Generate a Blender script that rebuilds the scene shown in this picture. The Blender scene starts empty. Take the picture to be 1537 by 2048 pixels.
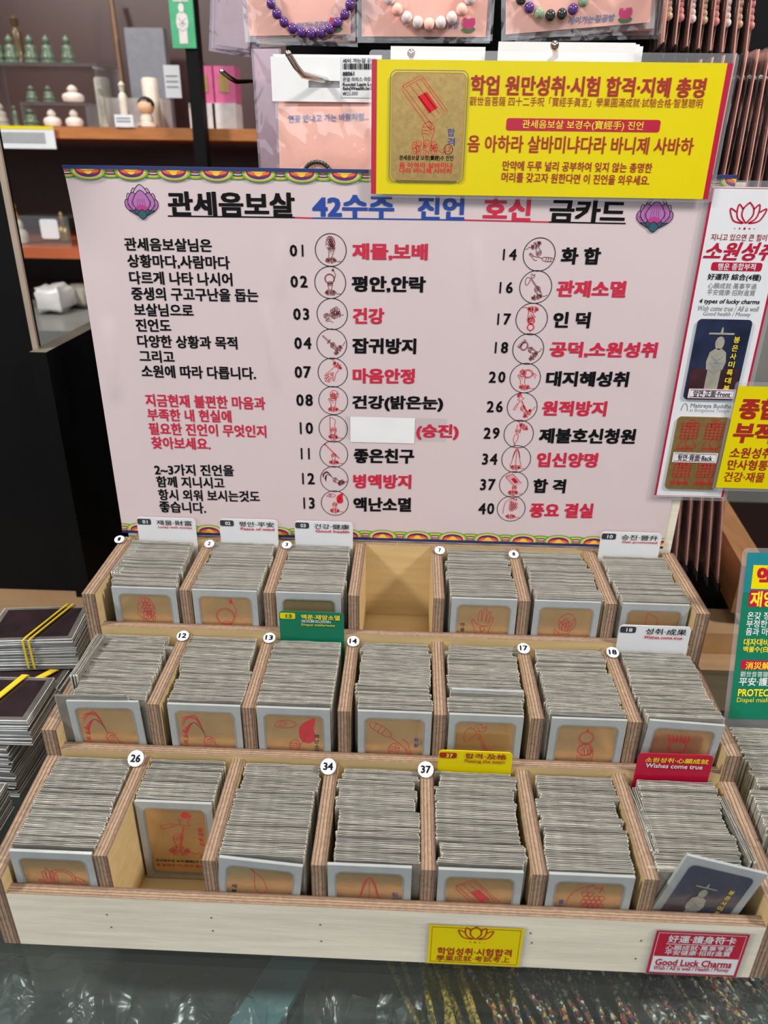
import bpy, math, random
from mathutils import Vector, Matrix
random.seed(7)
C = bpy.context.scene.collection
PI = math.pi
def V(*a): return Vector(a)

# ------------------------------------------------------------------ camera
FPX = 1479.92
CAM = V(0.0102, -0.3563, 0.5445)
RX, RY, RZ = -0.4462, 0.0146, 0.0328            # pitch, roll, yaw
FWD = V(-math.sin(RZ)*math.cos(RX), math.cos(RZ)*math.cos(RX), math.sin(RX))
_r = V(math.cos(RZ), math.sin(RZ), 0); _u = _r.cross(FWD)
RIGHT = _r*math.cos(RY) + _u*math.sin(RY); UP = -_r*math.sin(RY) + _u*math.cos(RY)
cam = bpy.data.cameras.new('camera'); camo = bpy.data.objects.new('camera', cam); C.objects.link(camo)
cam.sensor_fit = 'HORIZONTAL'; cam.sensor_width = 36.0; cam.lens = FPX/1537*36.0
cam.clip_start = 0.02; cam.clip_end = 50
cam.dof.use_dof = True; cam.dof.focus_distance = 0.66; cam.dof.aperture_fstop = 8.0
m = Matrix((RIGHT, UP, -FWD)).transposed().to_4x4(); m.translation = CAM
camo.matrix_world = m
bpy.context.scene.camera = camo

# ------------------------------------------------------------------ world, lights, exposure
sc = bpy.context.scene
sc.view_settings.view_transform = 'Standard'; sc.view_settings.look = 'None'
sc.view_settings.gamma = 1.0; sc.view_settings.use_curve_mapping = False
sc.view_settings.exposure = 0.0
w = bpy.data.worlds.new('world'); sc.world = w; w.use_nodes = True
w.node_tree.nodes['Background'].inputs[0].default_value = (0.86, 0.91, 1.0, 1)
w.node_tree.nodes['Background'].inputs[1].default_value = 0.13
def area(name, loc, target, sx, sy, power, col):
    l = bpy.data.lights.new(name, 'AREA'); l.shape = 'RECTANGLE'; l.size = sx; l.size_y = sy
    l.energy = power; l.color = col
    o = bpy.data.objects.new(name, l); C.objects.link(o); o.location = loc
    o.rotation_euler = (Vector(target)-Vector(loc)).to_track_quat('-Z', 'Y').to_euler(); return o
area('ceiling_lamp_left', (-1.45, -0.35, 1.75), (0, .15, .1), .26, .26, 42, (1.0, .95, .88))
area('ceiling_lamp_right', (1.45, -0.30, 1.75), (0, .15, .1), .26, .26, 44, (1.0, .95, .88))
area('ceiling_panel', (0.2, 0.15, 2.3), (0, .2, 0), 1.4, .9, 11, (1.0, .97, .93))
area('front_fill', (-0.3, -2.6, 1.5), (0, .3, .35), 2.6, 1.8, 30, (.93, .97, 1.0))  # unseen soft light added behind the camera for fill and reflections
area('shelf_lamp', (-0.75, 1.05, 1.35), (-.6, 1.4, .4), .5, .15, 3.5, (1, .95, .88))

# ------------------------------------------------------------------ pixel -> point on a plane of the place
def ray(px, py): return FWD + RIGHT*((px-768.5)/FPX) + UP*((1024-py)/FPX)
def at(px, py, Y): d = ray(px, py); return CAM + d*((Y-CAM.y)/d.y)
def atz(px, py, Z): d = ray(px, py); return CAM + d*((Z-CAM.z)/d.z)
class Plane:                                    # a flat surface: origin, u to the right, v up, normal to the viewer
    def __init__(s, o, u=(1,0,0), v=(0,0,1)):
        s.o = Vector(o); s.u = Vector(u).normalized(); s.v = Vector(v).normalized(); s.n = s.u.cross(s.v); s.k = (0, 0, 1)
    def lay(s, off):                            # printed layers lie close to their sheet (base level, start, spacing)
        b, t, f = s.k; return (b+(off-t)*f) if off >= t else off*f
    def uv(s, px, py):
        d = ray(px, py); p = CAM + d*((s.o-CAM).dot(s.n)/d.dot(s.n)) - s.o
        return (p.dot(s.u), p.dot(s.v))
    def p(s, u, v, off=0.0): return s.o + s.u*u + s.v*v + s.n*off
def vplane(Y): return Plane((0, Y, 0))

# ------------------------------------------------------------------ materials
def lin(c): return tuple((x/12.92 if x <= .04045 else ((x+.055)/1.055)**2.4) for x in (v/255 for v in c))
MATS = {}
def mat(name, rgb, rough=.55, metal=0.0, vary=.06, scale=30.0, bump=0.0, bscale=60.0, spec=.5, coat=0.0, alpha=1.0, stretch=(1,1,1), randomize=0.0):
    if name in MATS: return MATS[name]
    M = bpy.data.materials.new(name); M.use_nodes = True; nt = M.node_tree; b = nt.nodes['Principled BSDF']
    c = lin(rgb)
    tc = nt.nodes.new('ShaderNodeTexCoord'); mp = nt.nodes.new('ShaderNodeMapping'); mp.inputs['Scale'].default_value = stretch
    nt.links.new(tc.outputs['Object'], mp.inputs[0])
    nz = nt.nodes.new('ShaderNodeTexNoise'); nz.inputs['Scale'].default_value = scale; nz.inputs['Detail'].default_value = 4
    nt.links.new(mp.outputs[0], nz.inputs['Vector'])
    rp = nt.nodes.new('ShaderNodeValToRGB'); rp.color_ramp.elements[0].position = .3; rp.color_ramp.elements[1].position = .7
    rp.color_ramp.elements[0].color = (*[x*(1-vary) for x in c], 1); rp.color_ramp.elements[1].color = (*[min(1, x*(1+vary)) for x in c], 1)
    nt.links.new(nz.outputs['Fac'], rp.inputs[0])
    src = rp.outputs[0]
    if randomize:
        oi = nt.nodes.new('ShaderNodeObjectInfo'); hs = nt.nodes.new('ShaderNodeHueSaturation')
        mr = nt.nodes.new('ShaderNodeMapRange'); mr.inputs[3].default_value = 1-randomize; mr.inputs[4].default_value = 1+randomize
        nt.links.new(oi.outputs['Random'], mr.inputs[0]); nt.links.new(mr.outputs[0], hs.inputs['Value']); nt.links.new(src, hs.inputs['Color']); src = hs.outputs[0]
    nt.links.new(src, b.inputs['Base Color'])
    b.inputs['Roughness'].default_value = rough; b.inputs['Metallic'].default_value = metal
    b.inputs['Specular IOR Level'].default_value = spec; b.inputs['Coat Weight'].default_value = coat; b.inputs['Coat Roughness'].default_value = .08
    if bump:
        n2 = nt.nodes.new('ShaderNodeTexNoise'); n2.inputs['Scale'].default_value = bscale; n2.inputs['Detail'].default_value = 3
        nt.links.new(mp.outputs[0], n2.inputs['Vector'])
        bp = nt.nodes.new('ShaderNodeBump'); bp.inputs['Strength'].default_value = bump; bp.inputs['Distance'].default_value = .004
        nt.links.new(n2.outputs['Fac'], bp.inputs['Height']); nt.links.new(bp.outputs[0], b.inputs['Normal'])
    MATS[name] = M; return M
def film(name, tint=(1,1,1), gloss=.12, haze=.05, bump=.0, bscale=40, hcol=(.9,.92,.95), rough=.08):
    M = bpy.data.materials.new(name); M.use_nodes = True; nt = M.node_tree
    nt.nodes.remove(nt.nodes['Principled BSDF']); out = nt.nodes['Material Output']
    tr = nt.nodes.new('ShaderNodeBsdfTransparent'); tr.inputs[0].default_value = (*tint, 1)
    gl = nt.nodes.new('ShaderNodeBsdfGlossy'); gl.inputs['Roughness'].default_value = rough
    df = nt.nodes.new('ShaderNodeBsdfDiffuse'); df.inputs[0].default_value = (*hcol, 1)
    m1 = nt.nodes.new('ShaderNodeMixShader'); m1.inputs[0].default_value = haze
    m2 = nt.nodes.new('ShaderNodeMixShader')
    lw = nt.nodes.new('ShaderNodeLayerWeight'); lw.inputs[0].default_value = .5
    pw = nt.nodes.new('ShaderNodeMath'); pw.operation = 'POWER'; pw.inputs[1].default_value = 4.0; nt.links.new(lw.outputs['Facing'], pw.inputs[0])
    ma = nt.nodes.new('ShaderNodeMath'); ma.operation = 'MULTIPLY_ADD'; ma.inputs[1].default_value = .75; ma.inputs[2].default_value = gloss + .035
    ma.use_clamp = True
    nt.links.new(pw.outputs[0], ma.inputs[0]); nt.links.new(ma.outputs[0], m2.inputs[0])
    nt.links.new(tr.outputs[0], m1.inputs[1]); nt.links.new(df.outputs[0], m1.inputs[2])
    nt.links.new(m1.outputs[0], m2.inputs[1]); nt.links.new(gl.outputs[0], m2.inputs[2]); nt.links.new(m2.outputs[0], out.inputs[0])
    if bump:
        tc = nt.nodes.new('ShaderNodeTexCoord'); n2 = nt.nodes.new('ShaderNodeTexNoise'); n2.inputs['Scale'].default_value = bscale
        n2.inputs['Detail'].default_value = 2; n2.inputs['Distortion'].default_value = 1.2
        nt.links.new(tc.outputs['Object'], n2.inputs['Vector'])
        bp = nt.nodes.new('ShaderNodeBump'); bp.inputs['Strength'].default_value = bump; bp.inputs['Distance'].default_value = .01
        nt.links.new(n2.outputs['Fac'], bp.inputs['Height']); nt.links.new(bp.outputs[0], gl.inputs['Normal']); nt.links.new(bp.outputs[0], lw.inputs['Normal'])
    MATS[name] = M; return M
def ply(name, axis):                            # plywood edge: glued plies across the thickness
    M = bpy.data.materials.new(name); M.use_nodes = True; nt = M.node_tree; b = nt.nodes['Principled BSDF']; b.inputs['Roughness'].default_value = .7
    tc = nt.nodes.new('ShaderNodeTexCoord'); sp = nt.nodes.new('ShaderNodeSeparateXYZ'); nt.links.new(tc.outputs['Generated'], sp.inputs[0])
    nz = nt.nodes.new('ShaderNodeTexNoise'); nz.inputs['Scale'].default_value = 120; nt.links.new(tc.outputs['Object'], nz.inputs['Vector'])
    ad = nt.nodes.new('ShaderNodeMath'); ad.operation = 'MULTIPLY_ADD'; ad.inputs[1].default_value = .10
    nt.links.new(nz.outputs['Fac'], ad.inputs[0]); nt.links.new(sp.outputs[axis], ad.inputs[2])
    rp = nt.nodes.new('ShaderNodeValToRGB'); cr = rp.color_ramp; cr.interpolation = 'LINEAR'
    stops = [(0.0,(92,62,44)),(.10,(150,112,80)),(.22,(178,142,106)),(.27,(88,58,42)),(.33,(166,128,92)),(.46,(190,156,118)),(.51,(92,62,44)),(.57,(170,130,94)),(.72,(186,150,112)),(.77,(86,58,42)),(.84,(160,120,86)),(1.0,(112,80,58))]
    while len(cr.elements) < len(stops): cr.elements.new(.5)
    for e, (p, c) in zip(cr.elements, stops): e.position = p; e.color = (*lin(c), 1)
    nt.links.new(ad.outputs[0], rp.inputs[0])
    n2 = nt.nodes.new('ShaderNodeTexNoise'); n2.inputs['Scale'].default_value = 260; n2.inputs['Detail'].default_value = 3; nt.links.new(tc.outputs['Object'], n2.inputs['Vector'])
    mx = nt.nodes.new('ShaderNodeMix'); mx.data_type = 'RGBA'; mx.blend_type = 'MULTIPLY'; mx.inputs[0].default_value = .55
    nt.links.new(rp.outputs[0], mx.inputs[6]); nt.links.new(n2.outputs['Fac'], mx.inputs[7]); 
    hs = nt.nodes.new('ShaderNodeHueSaturation'); hs.inputs['Saturation'].default_value = .8; hs.inputs['Value'].default_value = .98
    nt.links.new(mx.outputs[2], hs.inputs['Color']); nt.links.new(hs.outputs[0], b.inputs['Base Color'])
    bp = nt.nodes.new('ShaderNodeBump'); bp.inputs['Strength'].default_value = .4; bp.inputs['Distance'].default_value = .001
    nt.links.new(n2.outputs['Fac'], bp.inputs['Height']); nt.links.new(bp.outputs[0], b.inputs['Normal'])
    MATS[name] = M; return M
def multi(name, scale, cols, rough=.6):         # woven cord: many-coloured strands
    M = bpy.data.materials.new(name); M.use_nodes = True; nt = M.node_tree; b = nt.nodes['Principled BSDF']; b.inputs['Roughness'].default_value = rough
    tc = nt.nodes.new('ShaderNodeTexCoord'); vo = nt.nodes.new('ShaderNodeTexVoronoi'); vo.inputs['Scale'].default_value = scale
    nt.links.new(tc.outputs['Object'], vo.inputs['Vector']); sp = nt.nodes.new('ShaderNodeSeparateColor'); nt.links.new(vo.outputs['Color'], sp.inputs[0])
    rp = nt.nodes.new('ShaderNodeValToRGB'); rp.color_ramp.interpolation = 'CONSTANT'; cr = rp.color_ramp
    while len(cr.elements) < len(cols): cr.elements.new(.5)
    for i, c in enumerate(cols): cr.elements[i].position = i/len(cols); cr.elements[i].color = (*lin(c), 1)
    nt.links.new(sp.outputs[0], rp.inputs[0]); nt.links.new(rp.outputs[0], b.inputs['Base Color']); MATS[name] = M; return M

ply('ply_x', 0); ply('ply_y', 1)
mat('birch', (222,214,196), .62, vary=.10, scale=14, stretch=(1,6,12), bump=.05)
mat('birch_warm', (196,170,122), .6, vary=.08, scale=16, stretch=(1,6,10))
mat('sleeve', (132,129,122), .34, vary=.16, scale=70, stretch=(1,1,.3), randomize=.22, spec=.6)
mat('sleeve_rim', (172,170,162), .26, vary=.2, scale=120, randomize=.22, spec=.7)
mat('sleeve_slot', (92,87,78), .5, vary=.2, scale=90, randomize=.2)
mat('frost', (160,165,166), .2, vary=.06, scale=50, spec=.6, bump=.12, bscale=45)
mat('frost_line', (120,130,140), .3, vary=.05)
mat('gold', (218,182,124), .27, metal=.75, vary=.10, scale=22, bump=.05, bscale=18)
mat('gold_flat', (176,148,92), .38, metal=.75, vary=.12, scale=300)
mat('print_red', (206,30,42), .5, spec=.25); mat('print_black', (10,10,13), .6, spec=.15)
mat('print_maroon', (120,34,36), .55); mat('print_blue', (26,58,150), .5)
mat('poster', (206,190,193), .6, spec=.25, vary=.02, scale=6, bump=.30, bscale=9, stretch=(1.6,1,.7))
mat('white', (216,218,223), .4, vary=.03); mat('paper', (226,228,230), .55, vary=.03, bump=.1, bscale=40)
mat('black', (20,20,22), .5); mat('charcoal', (44,48,52), .5)
mat('yellow', (218,200,0), .35, vary=.02, spec=.3); mat('yellow_ink', (240,214,40), .4)
mat('crimson', (178,14,52), .35, vary=.03); mat('brownred', (160,30,26), .45)
mat('green', (10,112,84), .35, vary=.04); mat('teal', (20,120,130), .4); mat('grey_ink', (120,122,126), .5)
film('clear', gloss=.04, haze=.03); film('laminate', gloss=.02, haze=.09, hcol=(.85,.85,.9)); film('tape', gloss=.0, haze=.03)
film('window', gloss=.02, haze=.03, bump=.25, bscale=30, rough=.12)
film('bag', gloss=.05, haze=.03, bump=.8, bscale=16, rough=.07)
film('bag_lilac', tint=(.80,.72,.80), gloss=.03, haze=.25, bump=.4, bscale=20, hcol=(.62,.52,.6))
film('acrylic', tint=(.93,.96,.97), gloss=.06, haze=.04)
film('counter_glass', tint=(.90,.94,.93), gloss=-.01, haze=.015, hcol=(.5,.58,.57), rough=.02)

# ------------------------------------------------------------------ mesh building
def wloc(o):
    l = V(0,0,0)
    while o is not None: l = l + o.location; o = o.parent
    return l
class MB:
    def __init__(s): s.v = []; s.f = []; s.m = []; s.names = []; s.smooth = False
    def mi(s, name):
        if name not in s.names: s.names.append(name)
        return s.names.index(name)
    def add(s, vs, fs, m):
        b = len(s.v); s.v += [Vector(x) for x in vs]; k = s.mi(m)
        for f in fs: s.f.append([b+i for i in f]); s.m.append(k)
    def box(s, lo, hi, m, faces=None, M=None):
        x0,y0,z0 = lo; x1,y1,z1 = hi
        vs = [V(x0,y0,z0),V(x1,y0,z0),V(x1,y1,z0),V(x0,y1,z0),V(x0,y0,z1),V(x1,y0,z1),V(x1,y1,z1),V(x0,y1,z1)]
        if M: vs = [M @ q for q in vs]
        F = dict(bottom=[0,3,2,1], top=[4,5,6,7], front=[0,1,5,4], back=[2,3,7,6], left=[3,0,4,7], right=[1,2,6,5])
        for k, f in F.items(): s.add([vs[i] for i in f], [[0,1,2,3]], (faces or {}).get(k, m))
    def poly(s, pts, m): s.add(pts, [list(range(len(pts)))], m)
    def prism(s, prof, d, m, ms=None):          # prof: 3D loop, extruded by d
        d = Vector(d); n = len(prof); top = [Vector(p)+d for p in prof]
        s.add(prof, [list(range(n))[::-1]], m); s.add(top, [list(range(n))], m)
        for i in range(n):
            j = (i+1) % n; s.add([prof[i], prof[j], top[j], top[i]], [[0,1,2,3]], ms or m)
    def tube(s, pts, r, m, n=8, cap=True):
        pts = [Vector(p) for p in pts]; rings = []; up = V(0,0,1)
        for i, p in enumerate(pts):
            t = (pts[min(i+1,len(pts)-1)]-pts[max(i-1,0)]).normalized()
            a = t.cross(up);
            if a.length < 1e-3: a = t.cross(V(0,1,0))
            a.normalize(); b = t.cross(a); rr = r[i] if isinstance(r, (list,tuple)) else r
            rings.append([p + a*(rr*math.cos(2*PI*k/n)) + b*(rr*math.sin(2*PI*k/n)) for k in range(n)])
        vs = [q for g in rings for q in g]; fs = []
        for i in range(len(pts)-1):
            for k in range(n): fs.append([i*n+k, i*n+(k+1)%n, (i+1)*n+(k+1)%n, (i+1)*n+k])
        if cap: fs += [list(range(n))[::-1], [(len(pts)-1)*n+k for k in range(n)]]
        s.add(vs, fs, m); s.smooth = True
    def lathe(s, prof, c, m, n=16):             # prof: (radius, z) from bottom up
        c = Vector(c); vs = []; fs = []
        for r, z in prof: vs += [c + V(r*math.cos(2*PI*k/n), r*math.sin(2*PI*k/n), z) for k in range(n)]
        for i in range(len(prof)-1):
            for k in range(n): fs.append([i*n+k, i*n+(k+1)%n, (i+1)*n+(k+1)%n, (i+1)*n+k])
        fs += [list(range(n))[::-1], [(len(prof)-1)*n+k for k in range(n)]]
        s.add(vs, fs, m); s.smooth = True
    def ball(s, c, r, m, n=12, k=8, sq=(1,1,1)):
        prof = [(r*math.sin(PI*(i+.02)/(k+.04)), -r*math.cos(PI*(i+.02)/(k+.04))) for i in range(k+1)]
        b = len(s.v); s.lathe(prof, (0,0,0), m, n)
        for i in range(b, len(s.v)): q = s.v[i]; s.v[i] = V(q.x*sq[0], q.y*sq[1], q.z*sq[2]) + Vector(c)
    def build(s, name, parent=None, loc=None):
        me = bpy.data.meshes.new(name)
        if parent is not None: base = wloc(parent)
        elif loc is not None: base = Vector(loc)
        else:
            xs = [q.x for q in s.v]; ys = [q.y for q in s.v]; zs = [q.z for q in s.v]
            base = V((min(xs)+max(xs))/2, (min(ys)+max(ys))/2, min(zs))
        me.from_pydata([q-base for q in s.v], [], s.f)
        for n_ in s.names: me.materials.append(MATS[n_])
        me.polygons.foreach_set('material_index', s.m)
        if s.smooth: me.polygons.foreach_set('use_smooth', [True]*len(s.f)); me.set_sharp_from_angle(angle=math.radians(50))
        me.update(); o = bpy.data.objects.new(name, me); C.objects.link(o)
        if parent is not None: o.parent = parent
        else: o.location = base
        return o
def thing(name, label, cat, loc=(0,0,0), group=None):
    o = bpy.data.objects.new(name, None); C.objects.link(o); o.location = loc; o.empty_display_size = .01
    return tag(o, label, cat, group)
def tag(o, label, cat, group=None, kind=None):
    o['label'] = label; o['category'] = cat
    if group: o['group'] = group
    if kind: o['kind'] = kind
    return o
def struct(o): o['kind'] = 'structure'; return o

# ------------------------------------------------------------------ flat printing on a Plane: text, ribbons, fills
_tc = bpy.data.curves.new('text', 'FONT'); _to = bpy.data.objects.new('text', _tc); C.objects.link(_to); _cache = {}
def glyphs(s, bold=0.0, res=2):
    k = s
    if k not in _cache:
        _tc.body = s; _tc.resolution_u = res; bpy.context.view_layer.update()
        me = bpy.data.meshes.new_from_object(_to.evaluated_get(bpy.context.evaluated_depsgraph_get()))
        vs = [(q.co.x, q.co.y) for q in me.vertices]; fs = [list(p.vertices) for p in me.polygons]; bpy.data.meshes.remove(me)
        xs = [a for a, b in vs]; ys = [b for a, b in vs]
        _cache[k] = (vs, fs, (min(xs), max(xs), min(ys), max(ys)))
    return _cache[k]
def text_uv(mb, pl, s, u0, v0, u1, v1, h, m, bold=.02, off=.0004, slant=0.0):
    """text whose ink box runs from (u0,v0) to (u1,v1) along its middle line, h high"""
    vs, fs, (a, b, c, d) = glyphs(s); e = bold*.9          # heavier strokes: the glyphs inked again a hair to each side
    sh = [(0,0)] if e < .006 else [(e,e*.8),(-e,e*.8),(e,-e*.8),(-e,-e*.8)] + ([(0,0)] if e > .02 else [])
    a -= e; b += e; c -= e; d += e
    for i, (dx, dy) in enumerate(sh):
        out = []; o_ = pl.lay(off) + .00002*i
        for x, y in vs:
            t = (x+dx-a)/max(b-a, 1e-6); k = (y+dy-c)/max(d-c, 1e-6)-.5
            out.append(pl.p(u0+(u1-u0)*t + slant*k*h, v0+(v1-v0)*t + k*h, o_))
        mb.add(out, fs, m)
def text_px(mb, pl, s, xl, yl, xr, yr, h, m, bold=.02, off=.0004, slant=0.0):
    u0, v0 = pl.uv(xl, yl); u1, v1 = pl.uv(xr, yr); xm, ym = (xl+xr)/2, (yl+yr)/2
    hh = pl.uv(xm, ym-h/2)[1] - pl.uv(xm, ym+h/2)[1]
    text_uv(mb, pl, s, u0, v0, u1, v1, hh, m, bold, off, slant)
def fill(mb, pl, pts, m, off=.0002): mb.poly([pl.p(u, v, pl.lay(off)) for u, v in pts], m)
def rrect(u0, v0, u1, v1, r, corners=(1,1,1,1), n=5):      # corner order: bl, br, tr, tl
    pts = []
    for k, (cx, cy, a0) in enumerate([(u0+r, v0+r, PI), (u1-r, v0+r, 1.5*PI), (u1-r, v1-r, 0), (u0+r, v1-r, .5*PI)]):
        if corners[k]: pts += [(cx+r*math.cos(a0+i*PI/2/n), cy+r*math.sin(a0+i*PI/2/n)) for i in range(n+1)]
        else: pts.append([(u0,v0),(u1,v0),(u1,v1),(u0,v1)][k])
    return pts
def ribbon(mb, pl, pts, wd, m, off=.0005, close=False):
    pts = [p for i, p in enumerate(pts) if i == 0 or math.dist(p, pts[i-1]) > 1e-7]
    if close: pts = pts + [pts[0]]
    n = len(pts); L = []; R = []
    for i in range(n):
        a = pts[max(i-1,0)]; b = pts[min(i+1,n-1)]
        if close and i in (0, n-1): a = pts[n-2]; b = pts[1]
        dx, dy = b[0]-a[0], b[1]-a[1]; l = math.hypot(dx, dy) or 1
        nx, ny = -dy/l*wd/2, dx/l*wd/2
        L.append(pl.p(pts[i][0]+nx, pts[i][1]+ny, pl.lay(off))); R.append(pl.p(pts[i][0]-nx, pts[i][1]-ny, pl.lay(off)))
    mb.add(L+R, [[i, n+i, n+i+1, i+1] for i in range(n-1)], m)
def smooth(pts, k=4, close=False):
    n = len(pts); out = []
    for i in range(n if close else n-1):
        g = lambda j: pts[j % n] if close else pts[max(0, min(n-1, j))]
        p0, p1, p2, p3 = g(i-1), g(i), g(i+1), g(i+2)
        for q in range(k):
            t = q/k
            out.append(tuple(.5*((2*p1[c])+(-p0[c]+p2[c])*t+(2*p0[c]-5*p1[c]+4*p2[c]-p3[c])*t*t+(-p0[c]+3*p1[c]-3*p2[c]+p3[c])*t**3) for c in (0,1)))
    if not close: out.append(pts[-1])
    return out
def ell(cx, cy, rx, ry, n=20, a0=0, a1=2*PI): return [(cx+rx*math.cos(a0+(a1-a0)*i/n), cy+ry*math.sin(a0+(a1-a0)*i/n)) for i in range(n+1)]
def px_rect(mb, pl, x0, y0, x1, y1, m, off=.0002, r=0.0):   # rectangle given by two picture corners, square on the plane
    u0, v1 = pl.uv(x0, y0); u1, v0 = pl.uv(x1, y1)
    fill(mb, pl, rrect(u0, v0, u1, v1, r) if r else [(u0,v0),(u1,v0),(u1,v1),(u0,v1)], m, off); return u0, v0, u1, v1

# line drawings in a [-1,1] square: lists of ('l', points) or ('f', points)
def spiral(cx, cy, r, a0, turns=1.4, n=16): return [(cx+r*(1-.75*i/n)*math.cos(a0+turns*2*PI*i/n), cy+r*(1-.75*i/n)*math.sin(a0+turns*2*PI*i/n)) for i in range(n+1)]
def cloud(cx, cy, w_, h_, seed, n=9):
    rn = random.Random(seed); D = []
    for i in range(n):
        a = 2*PI*i/n; r = .30*min(w_, h_)*(1.1+.5*rn.random())
        D.append(('l', spiral(cx+w_*.62*math.cos(a), cy+h_*.55*math.sin(a), r, rn.random()*6)))
    for i in range(3): D.append(('l', spiral(cx+(i-1)*w_*.38, cy, .34*h_, rn.random()*6)))
    D.append(('l', smooth([(cx+w_*.8, cy-h_*.2), (cx+w_*1.0, cy-h_*.45), (cx+w_*1.25, cy-h_*.25), (cx+w_*1.45, cy-h_*.35)])))
    return D
PALM = [(-.28,-1),(-.3,-.5),(-.42,-.2),(-.62,.12),(-.66,.3),(-.55,.33),(-.4,.12),(-.3,.1),(-.34,.55),(-.32,.8),(-.22,.85),(-.15,.6),(-.12,.25),(-.1,.7),(-.05,1),(.05,1),(.1,.7),(.1,.25),(.16,.62),(.24,.88),(.32,.84),(.3,.5),(.26,.2),(.36,.45),(.44,.62),(.52,.58),(.48,.3),(.4,-.1),(.34,-.5),(.3,-1)]
FIST = [(-.3,-1),(-.34,-.5),(-.5,-.1),(-.52,.25),(-.3,.55),(.05,.66),(.35,.5),(.5,.2),(.44,-.1),(.3,-.4),(.28,-1)]
def xf(D, cx=0, cy=0, s=1, a=0, fx=1):
    ca, sa = math.cos(a), math.sin(a)
    return [(k, [(cx+s*(fx*x*ca-y*sa), cy+s*(fx*x*sa+y*ca)) for x, y in P]) for k, P in D]
def palm(): return [('l', smooth(PALM, 3)), ('l', smooth([(-.3,.0),(-.1,-.1),(.0,-.35)])), ('l', smooth([(-.25,.1),(.1,.05),(.35,.12)]))]
def fist(): return [('l', smooth(FIST, 3)), ('l', smooth([(-.48,.3),(-.1,.34),(.2,.2),(.3,.05)])), ('l', smooth([(-.5,.1),(-.12,.12),(.18,.0),(.28,-.12)])), ('l', smooth([(-.48,-.08),(-.15,-.08),(.1,-.18)])), ('l', smooth([(.5,.2),(.3,.25),(.05,.45)]))]
def L(*p): return ('l', list(p))
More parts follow.
